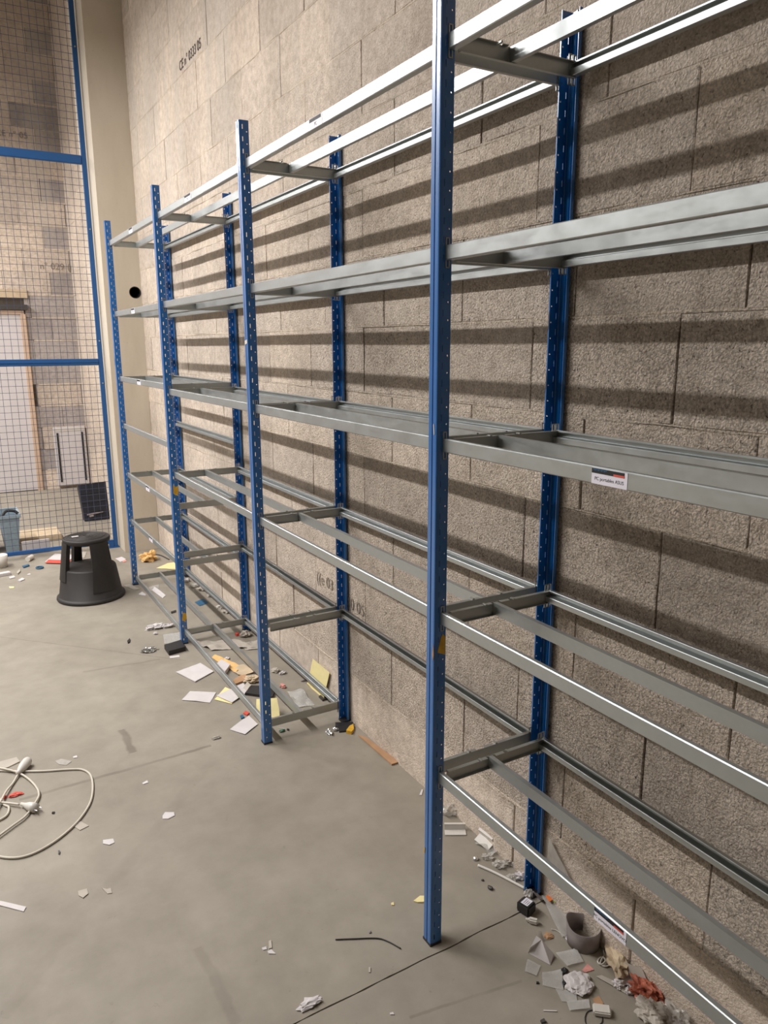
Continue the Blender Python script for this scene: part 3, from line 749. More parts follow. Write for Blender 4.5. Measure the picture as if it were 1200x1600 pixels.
for k in range(5):
    r = .02+.024*k
    lathe(bm, [(r, .4305), (r+.003, .4335), (r+.006, .4305)], 48)
fin(bm, 'tread_ring', M['stool'], st)
def leg_bm(a0, a1, zb):
    bm = bmesh.new(); n = 8; ro = lambda z: .150+(.434-z)*(.207-.150)/.40+.002
    zs_ = [zb, .10+.12*.4, .226, .30, .37, .405]; rings = []
    for z in zs_:
        t = (z-.226)/(.405-.226); wd = 1.0+.18*max(0, -t)+ (.25*max(0, t-.75))
        am = (a0+a1)/2; hw = (a1-a0)/2*wd; ring = []
        for s_, rad in ((1, ro(z)), (-1, ro(z)-.030)):
            for i in range(n+1):
                a = am+(-hw+2*hw*i/n)*s_; ring.append(bm.verts.new((rad*math.cos(a), rad*math.sin(a), z)))
        rings.append(ring)
    for a, b in zip(rings, rings[1:]):
        m_ = len(a)
        for i in range(m_): bm.faces.new((a[i], a[(i+1) % m_], b[(i+1) % m_], b[i]))
    bm.faces.new(rings[0][::-1]); bm.faces.new(rings[-1]); return bm
va = math.atan2(CAM.y-SC.y, CAM.x-SC.x)          # direction towards the viewer
for a0, a1, zb in ((va-1.55, va-.95, .205), (va+.12, va+.92, .075), (va+2.15, va+2.6, .2), (va+3.4, va+3.8, .2)):
    o = fin(leg_bm(a0, a1, zb), 'leg', M['stool'], st)
bm = bmesh.new(); box(bm, -.022, .022, -.013, .013, .4338, .4345); o = fin(bm, 'paper_label', M['paper'], st, (-.070, .010, 0), (0, 0, .1)); o['label'] = 'white paper label on the top step'

# ---------------------------------------------------------------- litter builders
rnd = random.Random(11)
def sheet(name, px, mat, label, cat, z=.0015, curl=.004, n=8, seed=0, lift=None, th=.0004, group=None, rough=1.0):
    """a sheet of paper or film lying on the floor; px = four corners as seen; lift = height of each corner"""
    lift = lift or [0, 0, 0, 0]
    P = [F(u, v, z+l) for (u, v), l in zip(px, lift)]
    c = sum(P, Vector())/4; c.z = 0
    bm = bmesh.new(); V = []
    for j in range(n+1):
        row = []
        for i in range(n+1):
            p = P[0].lerp(P[1], i/n).lerp(P[3].lerp(P[2], i/n), j/n)
            e = noise.noise((p.x*14+seed*3.3, p.y*14, seed))*curl*rough + abs(noise.noise((p.x*5, p.y*5, seed+7)))*curl
            row.append(bm.verts.new((p.x-c.x, p.y-c.y, max(.0006, p.z+abs(e)))))
        V.append(row)
    for j in range(n):
        for i in range(n): bm.faces.new((V[j][i], V[j][i+1], V[j+1][i+1], V[j+1][i]))
    if th:
        r = bmesh.ops.extrude_face_region(bm, geom=bm.faces[:]); bmesh.ops.translate(bm, vec=(0, 0, th), verts=[v for v in r['geom'] if isinstance(v, bmesh.types.BMVert)])
    o = fin(bm, name, mat, None, tuple(c), smooth=False)
    if label: tag(o, label, cat, group)
    return o
def crumple(name, px, r, mat, label, cat, sq=(1, 1, .6), seed=0, sub=3, amp=.35, rot=0.0, group=None, z=0):
    p = F(*px); bm = bmesh.new(); bmesh.ops.create_icosphere(bm, subdivisions=sub, radius=1)
    for v in bm.verts:
        d = v.co.normalized(); f = 1+amp*noise.noise(d*2.1+Vector((seed*5.1, 0, 0)))*1.6+amp*.7*noise.noise(d*5.3+Vector((0, seed*3.7, 0)))
        v.co = Vector((d.x*sq[0], d.y*sq[1], d.z*sq[2]))*f*r
    zm = min(v.co.z for v in bm.verts)
    cut = zm*.55
    for v in bm.verts: v.co.z = max(v.co.z, cut)-cut+.0005
    o = fin(bm, name, mat, None, (p.x, p.y, z), (0, 0, rot))
    if label: tag(o, label, cat, group)
    return o
def chip(name, px, mat, label, cat, h=.002, group=None, bev=.0):
    """small flat scrap with its outline as seen, h thick"""
    P = [F(u, v, 0) for u, v in px]; c = sum(P, Vector())/len(P); bm = bmesh.new()
    f = bm.faces.new([bm.verts.new((p.x-c.x, p.y-c.y, .0006)) for p in P])
    r = bmesh.ops.extrude_face_region(bm, geom=[f]); top = [v for v in r['geom'] if isinstance(v, bmesh.types.BMVert)]
    for v in top: v.co.z += h*rnd.uniform(.6, 1.3)
    bmesh.ops.triangulate(bm, faces=[f for f in bm.faces if len(f.verts) > 4])
    o = fin(bm, name, mat, None, (c.x, c.y, 0))
    if label: tag(o, label, cat, group)
    return o
def wire(name, px, r, mat, label, cat, zs=None, seg=8, n=8, group=None):
    zs = zs or [0]*len(px); P = [F(u, v, r+.0008+z) for (u, v), z in zip(px, zs)]; c = P[len(P)//2].copy(); c.z = 0
    pts = catmull([p-c for p in P], n)
    for p in pts: p.z = max(p.z, r+.0005)
    bm = bmesh.new(); tube(bm, pts, r, seg)
    o = fin(bm, name, mat, None, tuple(c), smooth=True)
    if label: tag(o, label, cat, group)
    return o
def blk(name, px, wd, dp_, h, rz, mat, label, cat, bev=.002, z=0, par=None):
    p = F(*px); bm = bmesh.new(); bevbox(bm, -wd/2, wd/2, -dp_/2, dp_/2, .0006, h, bev)
    o = fin(bm, name, mat, None, (p.x, p.y, z), (0, 0, rz))
    if label: tag(o, label, cat)
    return o
def child(o, par):
    bpy.context.view_layer.update(); o.parent = par; o.matrix_parent_inverse = par.matrix_world.inverted(); return o

# ---------------------------------------------------------------- litter: left foreground
cb_o = wire('extension_cable', [(-90, 1215), (-40, 1200), (0, 1204), (60, 1205), (110, 1202), (130, 1203), (142, 1212), (145, 1232), (140, 1256), (120, 1285), (85, 1315), (45, 1336), (10, 1340), (-25, 1330), (-60, 1308), (-50, 1270), (-15, 1235), (5, 1256), (14, 1262), (8, 1276), (-20, 1290)],
            .0042, M['cable'], 'white extension cable lying in wide loops on the floor at lower left', 'cable')
c2 = wire('cable_loop', [(-60, 1262), (-20, 1254), (5, 1254), (30, 1257)], .0042, M['cable'], None, None, [.004, .004, .006, .008]); child(c2, cb_o)
c3 = wire('cable_loop', [(-70, 1190), (-30, 1196), (10, 1202), (34, 1210), (52, 1224), (61, 1240), (54, 1256), (40, 1275), (20, 1290), (-10, 1312)], .0042, M['cable'], None, None, [.008]*3+[.004]*7); child(c3, cb_o)
c4 = wire('cable_loop', [(28, 1210), (20, 1224), (10, 1236), (-6, 1262), (-40, 1296)], .0042, M['cable'], None, None, [.006, .002, .008, .009, .004]); child(c4, cb_o)
P0, P1 = F(27, 1209, .016), F(44, 1188, .020); d = (P1-P0)
bm = bmesh.new(); tube(bm, [P0, P0+d*.15, P0+d*.35, P0+d*.55, P0+d*.9, P0+d*1.0], .01, 20, True, [.0065, .009, .015, .0185, .019, .0165])
o = fin(bm, 'cable_socket', M['white'], smooth=True); child(o, cb_o)
bm = bmesh.new(); Q = P0+d*1.0; dd = d.normalized(); tube(bm, [Q+dd*.0005, Q+dd*.0015], .012, 16); o = fin(bm, 'socket_face', M['grey'], smooth=False); child(o, cb_o)
P0, P1 = F(33, 1256, .014), F(56, 1263, .017); d = (P1-P0)
bm = bmesh.new(); tube(bm, [P0, P0+d*.25, P0+d*.5, P0+d*.75, P0+d], .01, 18, True, [.006, .008, .015, .018, .0175]); o = fin(bm, 'cable_plug', M['white'], smooth=True); child(o, cb_o)
bm = bmesh.new(); dd = d.normalized(); sd = dd.cross(Vector((0, 0, 1)))
for s_ in (-.0095, .0095): tube(bm, [P0+d+sd*s_, P0+d+sd*s_+dd*.018], .0024, 8)
o = fin(bm, 'plug_pin', M['foil']); child(o, cb_o)
chip('white_plate', [(-20, 1196), (26, 1184), (31, 1191), (12, 1200), (-20, 1207)], M['paper2'], 'flat white card half under the cable socket', 'card', .003)
crumple('red_wrapper', (24, 1243), .016, M['red'], 'small crumpled red wrapper inside the cable loops', 'wrapper', (1.6, .8, .35), 3)
crumple('red_wrapper', (7, 1246), .010, M['red'], 'thin red wrapper piece under the cable at the left edge', 'wrapper', (.8, 1.3, .3), 4)
chip('paper_scrap', [(118, 1288), (126, 1284), (139, 1291), (125, 1298), (117, 1293)], M['paper2'], 'square white scrap against the outer cable loop', 'scrap')
chip('paper_scrap', [(161, 1313), (177, 1311), (179, 1317), (171, 1321), (161, 1319)], M['paper'], 'white scrap to the right of the cable loop', 'scrap')
chip('paper_scrap', [(254, 1275), (258, 1270), (272, 1270), (273, 1275), (263, 1280), (254, 1280)], M['paper'], 'white scrap lying alone in mid floor', 'scrap')
chip('paper_scrap', [(222, 1224), (230, 1220), (232, 1223), (224, 1226)], M['paper'], 'tiny white sliver on the open floor above the lone scrap', 'scrap')
chip('film_scrap', [(86, 1190), (96, 1186), (112, 1190), (104, 1196), (92, 1195)], M['film2'], 'crinkled clear film bit above the cable loop', 'film')
chip('paper_scrap', [(114, 1183), (120, 1181), (121, 1184), (115, 1185)], M['paper'], 'tiny white speck beside the clear film bit', 'scrap')
chip('paper_scrap', [(122, 1393), (136, 1389), (138, 1397), (130, 1404), (123, 1400)], M['paper2'], 'torn off-white scrap low on the open floor', 'scrap')
chip('paper_scrap', [(159, 1388), (167, 1390), (173, 1388), (175, 1396), (168, 1397)], M['paper2'], 'pale angular scrap right of the torn scrap', 'scrap')
chip('film_strip', [(-10, 1407), (4, 1409), (41, 1418), (37, 1425), (-10, 1413)], M['paper'], 'long white plastic strip at the lower left edge', 'strip')
chip('grit', [(82, 1270), (86, 1269), (85, 1272), (81, 1272)], M['black'], 'dark crumb inside the outer cable loop', 'crumb', .004)
chip('grit', [(91, 1330), (94, 1331), (93, 1336), (91, 1335)], M['black'], 'dark crumb just outside the cable loop', 'crumb', .004)
chip('paper_scrap', [(409, 1482), (416, 1480), (417, 1484), (411, 1485)], M['paper'], 'small white scrap near the bottom middle, left of a trio', 'scrap')
chip('paper_scrap', [(420, 1471), (424, 1470), (425, 1482), (420, 1483)], M['paper2'], 'upright narrow white scrap, top of the bottom trio', 'scrap')
chip('paper_scrap', [(418, 1487), (424, 1484), (431, 1491), (420, 1491)], M['paper'], 'triangular white scrap, lowest of the bottom trio', 'scrap')
crumple('paper_scrap', (484, 1570), .017, M['paper'], 'crumpled white scrap beside the floor joint at the bottom', 'scrap', (1.7, .8, .45), 8)
wire('black_wire', [(524, 1468), (550, 1467), (588, 1466), (606, 1471), (626, 1482)], .0018, M['black'], 'thin bent black wire on the floor left of the nearest upright', 'wire')
chip('paper_scrap', [(576, 1512), (579, 1512), (579, 1520), (576, 1520)], M['paper2'], 'thin white sliver below the bent black wire', 'scrap')
chip('paper_scrap', [(609, 1584), (614, 1582), (616, 1586), (610, 1586)], M['paper'], 'tiny white speck beyond the floor joint', 'scrap')
chip('yellow_scrap', [(646, 1409), (651, 1405), (656, 1401), (663, 1402), (663, 1411), (652, 1411)], M['yellow'], 'pale yellow scrap touching the nearest blue upright', 'scrap', .004)
chip('yellow_scrap', [(611, 1412), (615, 1410), (616, 1415), (612, 1415)], M['yellow'], 'tiny yellow crumb left of the yellow scrap', 'scrap')
crumple('stone_bit', (578, 1457), .004, M['grey'], 'dark grit grain above the bent wire', 'crumb', seed=2)

# ---------------------------------------------------------------- litter: right foreground, along the wall foot
def profile_piece(name, px, L, rz, rx, z, label):
    p = F(*px); bm = bmesh.new()
    pr = [(0, 0), (.030, 0), (.034, .004), (.034, .016), (.040, .020), (.040, .024), (.031, .024), (.031, .0185), (.029, .003), (0, .003)]
    extrude_profile(bm, pr, -L/2, L/2); o = fin(bm, name, M['white'], None, (p.x, p.y, z), (rx, 0, rz)); return tag(o, label, 'plastic trim')
profile_piece('plastic_trim', (712, 1306), .075, math.radians(60), 0, .001, 'short white plastic trim section lying right of the nearest upright')
o = profile_piece('plastic_trim', (752, 1322), .070, math.radians(5), 0, .001, 'second white trim section tilted on its edge under the lowest beam'); o.rotation_euler[1] = -.5; o.location.z = .003
crumple('yellowed_film', (706, 1270), .030, M['film2'], 'crumpled clear film with a yellow tint behind the white trim', 'film', (1.3, .9, .7), 21)
sheet('clear_bag', [(742, 1318), (770, 1304), (800, 1324), (768, 1338)], M['film'], 'crinkled clear plastic bag spread by the foot of the rear upright', 'bag', curl=.022, n=14, seed=2, rough=1.4)
wire('film_tube', [(747, 1352), (770, 1362), (790, 1372), (820, 1388)], .0045, M['white'], 'long thin rolled white film lying beside the clear bag', 'film', seg=7)
pa_ = blk('power_adapter', (822, 1424), .042, .046, .034, math.radians(15), M['black'], 'black power adapter block with a white rating label', 'adapter', .005)
bm = bmesh.new(); box(bm, -.015, .015, -.013, .011, .0342, .0347); fin(bm, 'rating_label', M['sticker'], pa_)
bm = bmesh.new()
for k in range(3): box(bm, -.011, .006+.002*k, -.009+.006*k, -.0075+.006*k, .0347, .0349)
fin(bm, 'label_print', M['ink'], pa_)
crumple('clear_crumple', (826, 1400), .016, M['film2'], 'small grey crumple on top of the clear bag edge by the adapter', 'film', (1, 1, .8), 31)
pl = blk('white_plug', (833, 1443), .016, .030, .018, math.radians(40), M['white'], 'small white plug piece below the black adapter', 'plug', .004)
bm = bmesh.new(); tube(bm, [(0, .015, .009), (0, .023, .009)], .004, 8); fin(bm, 'plug_tip', M['white'], pl)
crumple('grit', (743, 1343), .010, M['foil'], 'small shiny metal nut on the floor left of the clear bags', 'nut', (1, 1, .8), 41, 2, .15)
crumple('grit', (766, 1389), .009, M['steel_dark'], 'dark metal bead on the bare floor below the rolled film', 'bead', (.8, 1.2, .7), 42, 2, .15)
crumple('grit', (754, 1376), .004, M['steel_dark'], 'tiny dark grain just above the dark metal bead', 'crumb', seed=43)
for (u, v, r, mt, lb, sq) in [(780, 1354, .015, 'film2', 'cloudy film crumple between the rolled film and the lowest beam', (1.3, .9, .6)), (799, 1350, .017, 'paper2', 'whitish film crumple left of the rear upright foot', (1.3, .8, .55)),
                          (814, 1372, .014, 'paper', 'bright white film crumple touching the rear upright foot', (1.2, .8, .6)), (762, 1341, .014, 'film2', 'small clear crumple right of the shiny nut', (1.2, .8, .6)),
                          (800, 1374, .012, 'film2', 'cloudy crumple just left of the rear upright foot', (1.2, .9, .7)), (966, 1541, .012, 'paper', 'small white crumple in front of the leaning torn sheet', (1, 1, .7))]:
    crumple('film_crumple', (u, v), r, M[mt], lb, 'film', sq, int(u), 4, .55, -.6)
# clear printed bag, slumped from the wall to the floor
bg = sheet('printed_bag', [(846, 1400), (866, 1396), (906, 1452), (878, 1466)], M['film'], 'clear plastic bag with an orange and green printed strip', 'bag', curl=.010, n=14, seed=9)
for px, mt in (([(852, 1400), (859, 1398), (865, 1405), (858, 1409)], 'orangebit'), ([(864, 1405), (873, 1405), (873, 1411), (865, 1410)], 'lime'), ([(833, 1394), (840, 1396), (850, 1407), (842, 1405)], 'ink')):
    bm = bmesh.new(); f = [bm.verts.new(F(u, v, .014)) for u, v in px]; bm.faces.new(f); r = bmesh.ops.extrude_face_region(bm, geom=bm.faces[:]); bmesh.ops.translate(bm, vec=(0, 0, .0006), verts=[v for v in r['geom'] if isinstance(v, bmesh.types.BMVert)])
    o = fin(bm, 'bag_print', M[mt]); child(o, bg)
# translucent sheet leaning against the wall
def lean(name, pts, mat, label, cat, n=10, amp=.01, seed=0):
    P = [Vector(p) for p in pts]; c = (P[0]+P[1]+P[2]+P[3])/4; c.z = 0; bm = bmesh.new(); V = []
    for j in range(n+1):
        row = []
        for i in range(n+1):
            p = P[0].lerp(P[1], i/n).lerp(P[3].lerp(P[2], i/n), j/n); e = amp*noise.noise((p.y*9+seed, p.z*9, seed)); b = amp*2.2*math.sin(PI*j/n)
            q = p-c+Vector((-abs(e)-b*0+0, 0, 0)); q.z = max(q.z, .001); row.append(bm.verts.new(q))
        V.append(row)
    for j in range(n):
        for i in range(n): bm.faces.new((V[j][i], V[j][i+1], V[j+1][i+1], V[j+1][i]))
    r = bmesh.ops.extrude_face_region(bm, geom=bm.faces[:]); bmesh.ops.translate(bm, vec=(-.0006, 0, 0), verts=[v for v in r['geom'] if isinstance(v, bmesh.types.BMVert)])
    return tag(fin(bm, name, mat, None, tuple(c)), label, cat)
a = ray(858, 1306, 0, -.012); b2 = ray(905, 1400, 0, -.010); c_ = F(935, 1452, .004); d_ = F(852, 1392, .004)
lean('film_sheet', [a, b2, c_, d_], M['film2'], 'large cloudy plastic sheet slumped against the wall right of the rear upright', 'film', amp=.012, seed=3)
# grey card ring standing on the floor
rg = F(913, 1478); bm = bmesh.new(); N_ = 40; R_ = .047
def ringh(a):
    return .058+.012*max(0, math.cos(a-math.radians(115)))**6
vo_, vi_, bo_, bi_ = [], [], [], []
for k in range(N_):
    a = 2*PI*k/N_; pk = R_+.008*max(0, math.cos(a-math.radians(115)))**10
    vo_.append(bm.verts.new((pk*math.cos(a), pk*math.sin(a), ringh(a)))); vi_.append(bm.verts.new(((pk-.002)*math.cos(a), (pk-.002)*math.sin(a), ringh(a))))
    bo_.append(bm.verts.new((R_*math.cos(a), R_*math.sin(a), .0008))); bi_.append(bm.verts.new(((R_-.002)*math.cos(a), (R_-.002)*math.sin(a), .0008)))
for k in range(N_):
    j = (k+1) % N_; bm.faces.new((vo_[k], vo_[j], bo_[j], bo_[k])); bm.faces.new((vi_[j], vi_[k], bi_[k], bi_[j])); bm.faces.new((vo_[j], vo_[k], vi_[k], vi_[j])); bm.faces.new((bo_[k], bo_[j], bi_[j], bi_[k]))
rgo = tag(fin(bm, 'card_ring', M['grey'], None, (rg.x+.008, rg.y+.012, 0), smooth=True), 'upright grey card ring with a pointed lip under the labelled lowest beam', 'ring')
tg = chip('hang_tag', [(883, 1466), (887, 1461), (898, 1472), (894, 1481)], M['sticker'], 'small white hang tag on a string beside the grey ring', 'tag', .0015)
o = wire('tag_string', [(861, 1452), (868, 1453), (876, 1458), (884, 1464)], .0012, M['white'], None, None, [.001]*4, 6); child(o, tg)
# folded paper cone
P = [F(824, 1488), F(860, 1506), F(858, 1470, .03), F(843, 1455, .055), F(828, 1480, .035)]
bm = bmesh.new(); V = [bm.verts.new(p) for p in (F(825, 1489, .001), F(860, 1508, .001), F(865, 1490, .012), F(846, 1468, .045), F(838, 1462, .050), F(829, 1480, .028))]
bk = [bm.verts.new(p) for p in (F(835, 1478, .001), F(866, 1494, .001))]
for f in ((0, 1, 3, 5), (1, 2, 3), (3, 4, 5), (0, 5, 4, 6), (6, 4, 3, 7), (7, 3, 2), (7, 2, 1)): bm.faces.new([(V+bk)[i] for i in f])
tag(fin(bm, 'folded_paper', M['paper']), 'folded white paper standing like a small tent near the floor joint', 'paper')
sheet('folded_flap', [(838, 1455), (846, 1456), (850, 1470), (842, 1474)], M['paper2'], 'small curled flap of paper behind the paper tent', 'paper', curl=.006, n=4, lift=[.02, .02, 0, 0])
crumple('leaf_scrap', (857, 1463), .012, M['card'], 'small tan leaf-like scrap behind the paper tent', 'scrap', (1, 1, .3), 51)
dc = crumple('crushed_cup', (904, 1540), .036, M['paper'], 'crushed round white paper cup lid near the bottom edge', 'lid', (1, 1, .35), 52, 4, .22)
crumple('black_bit', (882, 1520), .010, M['black'], 'black bit tucked behind the crushed white lid', 'scrap', (1, 1, .6), 53)
crumple('black_bit', (883, 1538), .009, M['black'], 'second black bit left of the crushed white lid', 'scrap', (1, 1, .6), 54)
for px, lb, sd in (([(824, 1499), (845, 1509), (838, 1526), (820, 1518)], 'clear blister scrap below the paper tent', 61), ([(847, 1519), (878, 1517), (880, 1548), (848, 1540)], 'clear plastic square left of the crushed lid', 62),
               ([(868, 1545), (900, 1550), (902, 1566), (878, 1565)], 'rounded clear plastic piece below the crushed lid', 63), ([(868, 1490), (900, 1484), (912, 1504), (886, 1512)], 'clear film between the paper tent and the grey ring', 64),
               ([(885, 1566), (920, 1562), (922, 1578), (890, 1580)], 'faint clear film near the very bottom edge', 65)):
    sheet('blister_plastic', px, M['film'], lb, 'film', curl=.008, n=6, seed=sd)
chip('pink_scrap', [(909, 1517), (918, 1507), (928, 1516), (915, 1520)], M['pink'], 'pink scrap right of the crushed lid', 'scrap')
wire('earphone_cable', [(941, 1474), (943, 1485), (944, 1494), (937, 1497), (934, 1503), (940, 1507), (946, 1501), (942, 1496), (938, 1506), (946, 1510), (953, 1507), (950, 1503)], .0022, M['white'], 'knotted thin white cable at the foot of the grey ring', 'cable', [0, 0, 0, 0, .003, .002, .004, .003, 0, 0, 0, 0])
crumple('kraft_wrap', (962, 1508), .034, M['card2'], 'pale tan crumpled wrap between the knotted cable and the wall', 'wrapper', (.7, 1.5, .7), 71, rot=-.5)
sheet('paper_sheet', [(975, 1505), (1003, 1514), (1014, 1540), (985, 1530)], M['paper2'], 'white torn sheet leaning on the wall foot at lower right', 'paper', curl=.012, n=8, seed=72, lift=[.03, .045, .02, 0])
sheet('paper_sheet', [(968, 1518), (985, 1522), (995, 1541), (972, 1542)], M['paper'], 'smaller white torn sheet in front of the leaning one', 'paper', curl=.012, n=6, seed=73)
crumple('rust_wrapper', (1005, 1556), .032, M['rust'], 'rust red crumpled wrapper at the wall foot', 'wrapper', (.8, 1.2, .7), 74, 4, .4)
crumple('rust_wrapper', (1020, 1558), .024, M['rust'], 'smaller rust red wrapper closer to the wall', 'wrapper', (.8, 1.2, .7), 75, 4, .4)
crumple('white_bag', (1018, 1590), .034, M['paper2'], 'crumpled white bag right at the bottom edge', 'bag', (.9, 1.2, .7), 76, 4, .35)
crumple('white_bag', (1055, 1602), .032, M['film2'], 'greyish cloudy bag between the white bag and the wall', 'bag', (.8, 1.2, .8), 77, 4, .35)
sheet('paper_strip', [(931, 1526), (940, 1524), (986, 1546), (980, 1554)], M['paper2'], 'long narrow white strip pointing at the rust wrapper', 'strip', curl=.008, n=8, seed=78)
crumple('pale_knot', (984, 1551), .013, M['paper'], 'small white knot at the end of the narrow strip', 'scrap', (1, .8, .8), 79)
wb = blk('white_box_piece', (940, 1583), .045, .030, .016, math.radians(-40), M['white'], 'small white plastic box piece near the bottom edge', 'box', .003)
wire('black_ring', [(914, 1590), (918, 1581), (930, 1578), (940, 1586), (940, 1598), (928, 1604), (916, 1600), (914, 1590)], .0012, M['black'], 'thin black wire ring round the white box piece', 'wire', n=6)
chip('brown_scrap', [(926, 1561), (936, 1557), (943, 1569), (932, 1576)], M['card'], 'brown card scrap above the white box piece', 'scrap')
chip('grit', [(838, 1535), (842, 1535), (842, 1538), (838, 1538)], M['black'], 'black crumb left of the clear plastic square', 'crumb', .003)
chip('paper_scrap', [(849, 1579), (870, 1580), (870, 1581.5), (849, 1580.5)], M['paper'], 'hair-thin white sliver below the clear plastic pieces', 'scrap')
chip('grit', [(844, 1596), (850, 1594), (853, 1599), (846, 1600)], M['steel_dark'], 'dark bit cut by the bottom edge', 'crumb', .005)
chip('paper_scrap', [(655, 1243), (659, 1234), (661, 1235), (659, 1243)], M['paper'], 'white sliver at the wall foot behind the nearest upright', 'scrap')
bm = bmesh.new(); p = ray(951, 1424, 0, -.004); bevbox(bm, -.002, .003, -.012, .012, -.003, .003, .0008); tag(fin(bm, 'wall_anchor', M['white'], None, tuple(p)), 'short white plastic stub on the wall above the lowest beam label', 'anchor')
F_ = F
# ---------------------------------------------------------------- litter: middle of the rack
sl = sheet('wooden_lath', [(560, 1150), (571, 1153), (624, 1192), (612, 1196)], M['card'], 'brown wooden lath lying along the wall foot between two rear uprights', 'lath', curl=.002, n=4, th=.006)
crumple('foil_ball', (514, 1146), .016, M['foil'], 'crumpled silver foil by the foot of the second rear upright', 'foil', (.7, 1.3, .6), 81, 4, .5)
crumple('foil_ball', (524, 1141), .012, M['foil'], 'smaller foil crumple next to the silver one', 'foil', (.9, 1, .5), 82, 4, .4)
chip('black_clip', [(524, 1132), (552, 1131), (548, 1143), (530, 1145), (529, 1138), (524, 1136)], M['black'], 'flat black plastic bracket in front of the second rear upright', 'bracket', .008)
chip('yellow_tab', [(541, 1146), (546, 1137), (552, 1135), (553, 1142), (549, 1148)], M['tape'], 'bright yellow plastic tab on the black bracket', 'tab', .012)
crumple('grit', (616, 1175), .008, M['foil'], 'small shiny ball beyond the wooden lath', 'ball', (1, 1, .8), 83, 2, .1) if False else None
crumple('shiny_bead', (603, 1172), .008, M['foil'], 'small shiny bead beside the wooden lath', 'bead', (1, 1, .9), 83, 2, .08)
crumple('green_bit', (441, 1143), .011, M['green'], 'dark green plastic bit right of the second front upright', 'scrap', (1.2, .8, .6), 84)
crumple('black_bit', (450, 1141), .007, M['black'], 'black plastic bit next to the green one', 'scrap', (.7, 1, .6), 85)
wire('white_thread', [(433, 1136), (441, 1138), (447, 1139)], .001, M['white'], 'short white thread behind the green bit', 'thread', seg=5)
sheet('leaflet', [(359, 1140), (389, 1118), (403, 1132), (383, 1148)], M['paper'], 'white printed leaflet left of the second front upright base', 'paper', curl=.004, n=6, seed=86)
chip('red_bit', [(380, 1116), (384, 1112), (390, 1115), (386, 1119)], M['red'], 'bright red scrap above the leaflet', 'scrap', .006)
chip('blue_bit', [(375, 1119), (379, 1117), (382, 1122), (377, 1124)], M['bluebit'], 'light blue scrap next to the red one', 'scrap', .004)
crumple('paper_scrap', (338, 1154), .012, M['paper2'], 'small pale crumple on open floor below the papers', 'scrap', (1.6, .7, .5), 87)
sheet('paper_sheet', [(284, 1094), (297, 1080), (338, 1082), (328, 1098)], M['paper'], 'white sheet lying left of the other loose papers', 'paper', curl=.003, n=6, seed=88)
sheet('yellow_sheet', [(335, 1093), (352, 1074), (378, 1086), (362, 1100)], M['yellow'], 'pale yellow sheet mostly hidden under a white one', 'paper', curl=.002, n=4, seed=89)
sheet('paper_sheet', [(338, 1087), (380, 1068), (390, 1080), (362, 1098)], M['paper'], 'white sheet on top of the pale yellow one', 'paper', z=.006, curl=.004, n=6, seed=90)
sheet('booklet', [(275, 1051), (313, 1037), (334, 1050), (305, 1066)], M['paper'], 'large white booklet left of the lowest beam', 'booklet', curl=.003, n=6, seed=91, th=.004)
wbx = sheet('booklet', [(338, 1043), (346, 1036), (360, 1044), (352, 1055)], M['paper'], 'thick white booklet right of the lowest beam', 'booklet', z=.001, curl=.001, n=3, seed=92, th=.022)
sheet('torn_cardboard', [(330, 1028), (336, 1024), (378, 1042), (368, 1052)], M['orange'], 'torn tan cardboard strip behind the thick booklet', 'cardboard', curl=.012, n=8, seed=93, th=.003)
sheet('torn_cardboard', [(362, 1048), (380, 1040), (402, 1052), (372, 1056)], M['card2'], 'ragged grey-brown cardboard in the middle of the litter', 'cardboard', curl=.025, n=8, seed=94, th=.002)
chip('brown_block', [(364, 1067), (376, 1058), (385, 1059), (383, 1066), (368, 1071)], M['card'], 'brown card block above the black tray', 'card', .015)
crumple('kraft_crumple', (395, 1065), .030, M['card2'], 'pale crumpled packing paper behind the black tray', 'paper', (1.2, 1, .6), 95, 4, .4)
sheet('paper_flap', [(377, 1080), (386, 1066), (392, 1070), (382, 1086)], M['paper2'], 'grey folded paper flap left of the black tray', 'paper', curl=.01, n=5, seed=96, lift=[0, .02, .02, 0])
tr = sheet('black_tray', [(383, 1086), (393, 1074), (432, 1076), (426, 1092)], M['black'], 'flat black tray behind the second front upright', 'tray', curl=.001, n=3, seed=97, th=.012)
crumple('yellow_bag', (409, 1106), .035, M['yellow'], 'pale yellow paper bag left half behind the second front upright', 'bag', (.5, 1.2, .8), 98) if False else None
yb1 = lean('yellow_bag', [F(402, 1092, .06), F(434, 1090, .075), F(438, 1121, .004), F(402, 1121, .004)], M['yellow'], 'pale yellow envelope bag standing behind the second front upright', 'bag', 6, .008, 5)
yb2 = lean('yellow_card', [ray(489, 1029, 0, -.008), ray(515, 1051, 0, -.008), ray(506, 1092, 0, -.014), ray(478, 1080, 0, -.014)], M['yellow'], 'yellow card leaning on the wall behind the lowest rear beam', 'card', 6, .003, 6)
chip('grit', [(498, 1090), (516, 1084), (522, 1090), (504, 1096)], M['steel_dark'], 'dark grey rag in the corner under the lowest cross rail', 'rag', .012)
sheet('clear_bag', [(448, 1082), (470, 1078), (492, 1102), (466, 1106)], M['film'], 'clear bag under the lowest beams left of the yellow card', 'bag', curl=.02, n=10, seed=99)
crumple('white_glove', (430, 1050), .020, M['paper2'], 'small white crumple behind the second front upright', 'crumple', (1, 1, .6), 101)
crumple('white_glove', (442, 1053), .014, M['paper'], 'curled white bit right of the small white crumple', 'crumple', (1.4, .7, .6), 102)
crumple('pink_wrapper', (442, 1074), .016, M['pink'], 'pink and white wrapper under the lowest rear beam', 'wrapper', (.8, 1.2, .7), 103)
crumple('grit', (475, 1064), .012, M['grey'], 'grey lump at the wall foot left of the yellow card', 'lump', (1.3, .8, .5), 104)
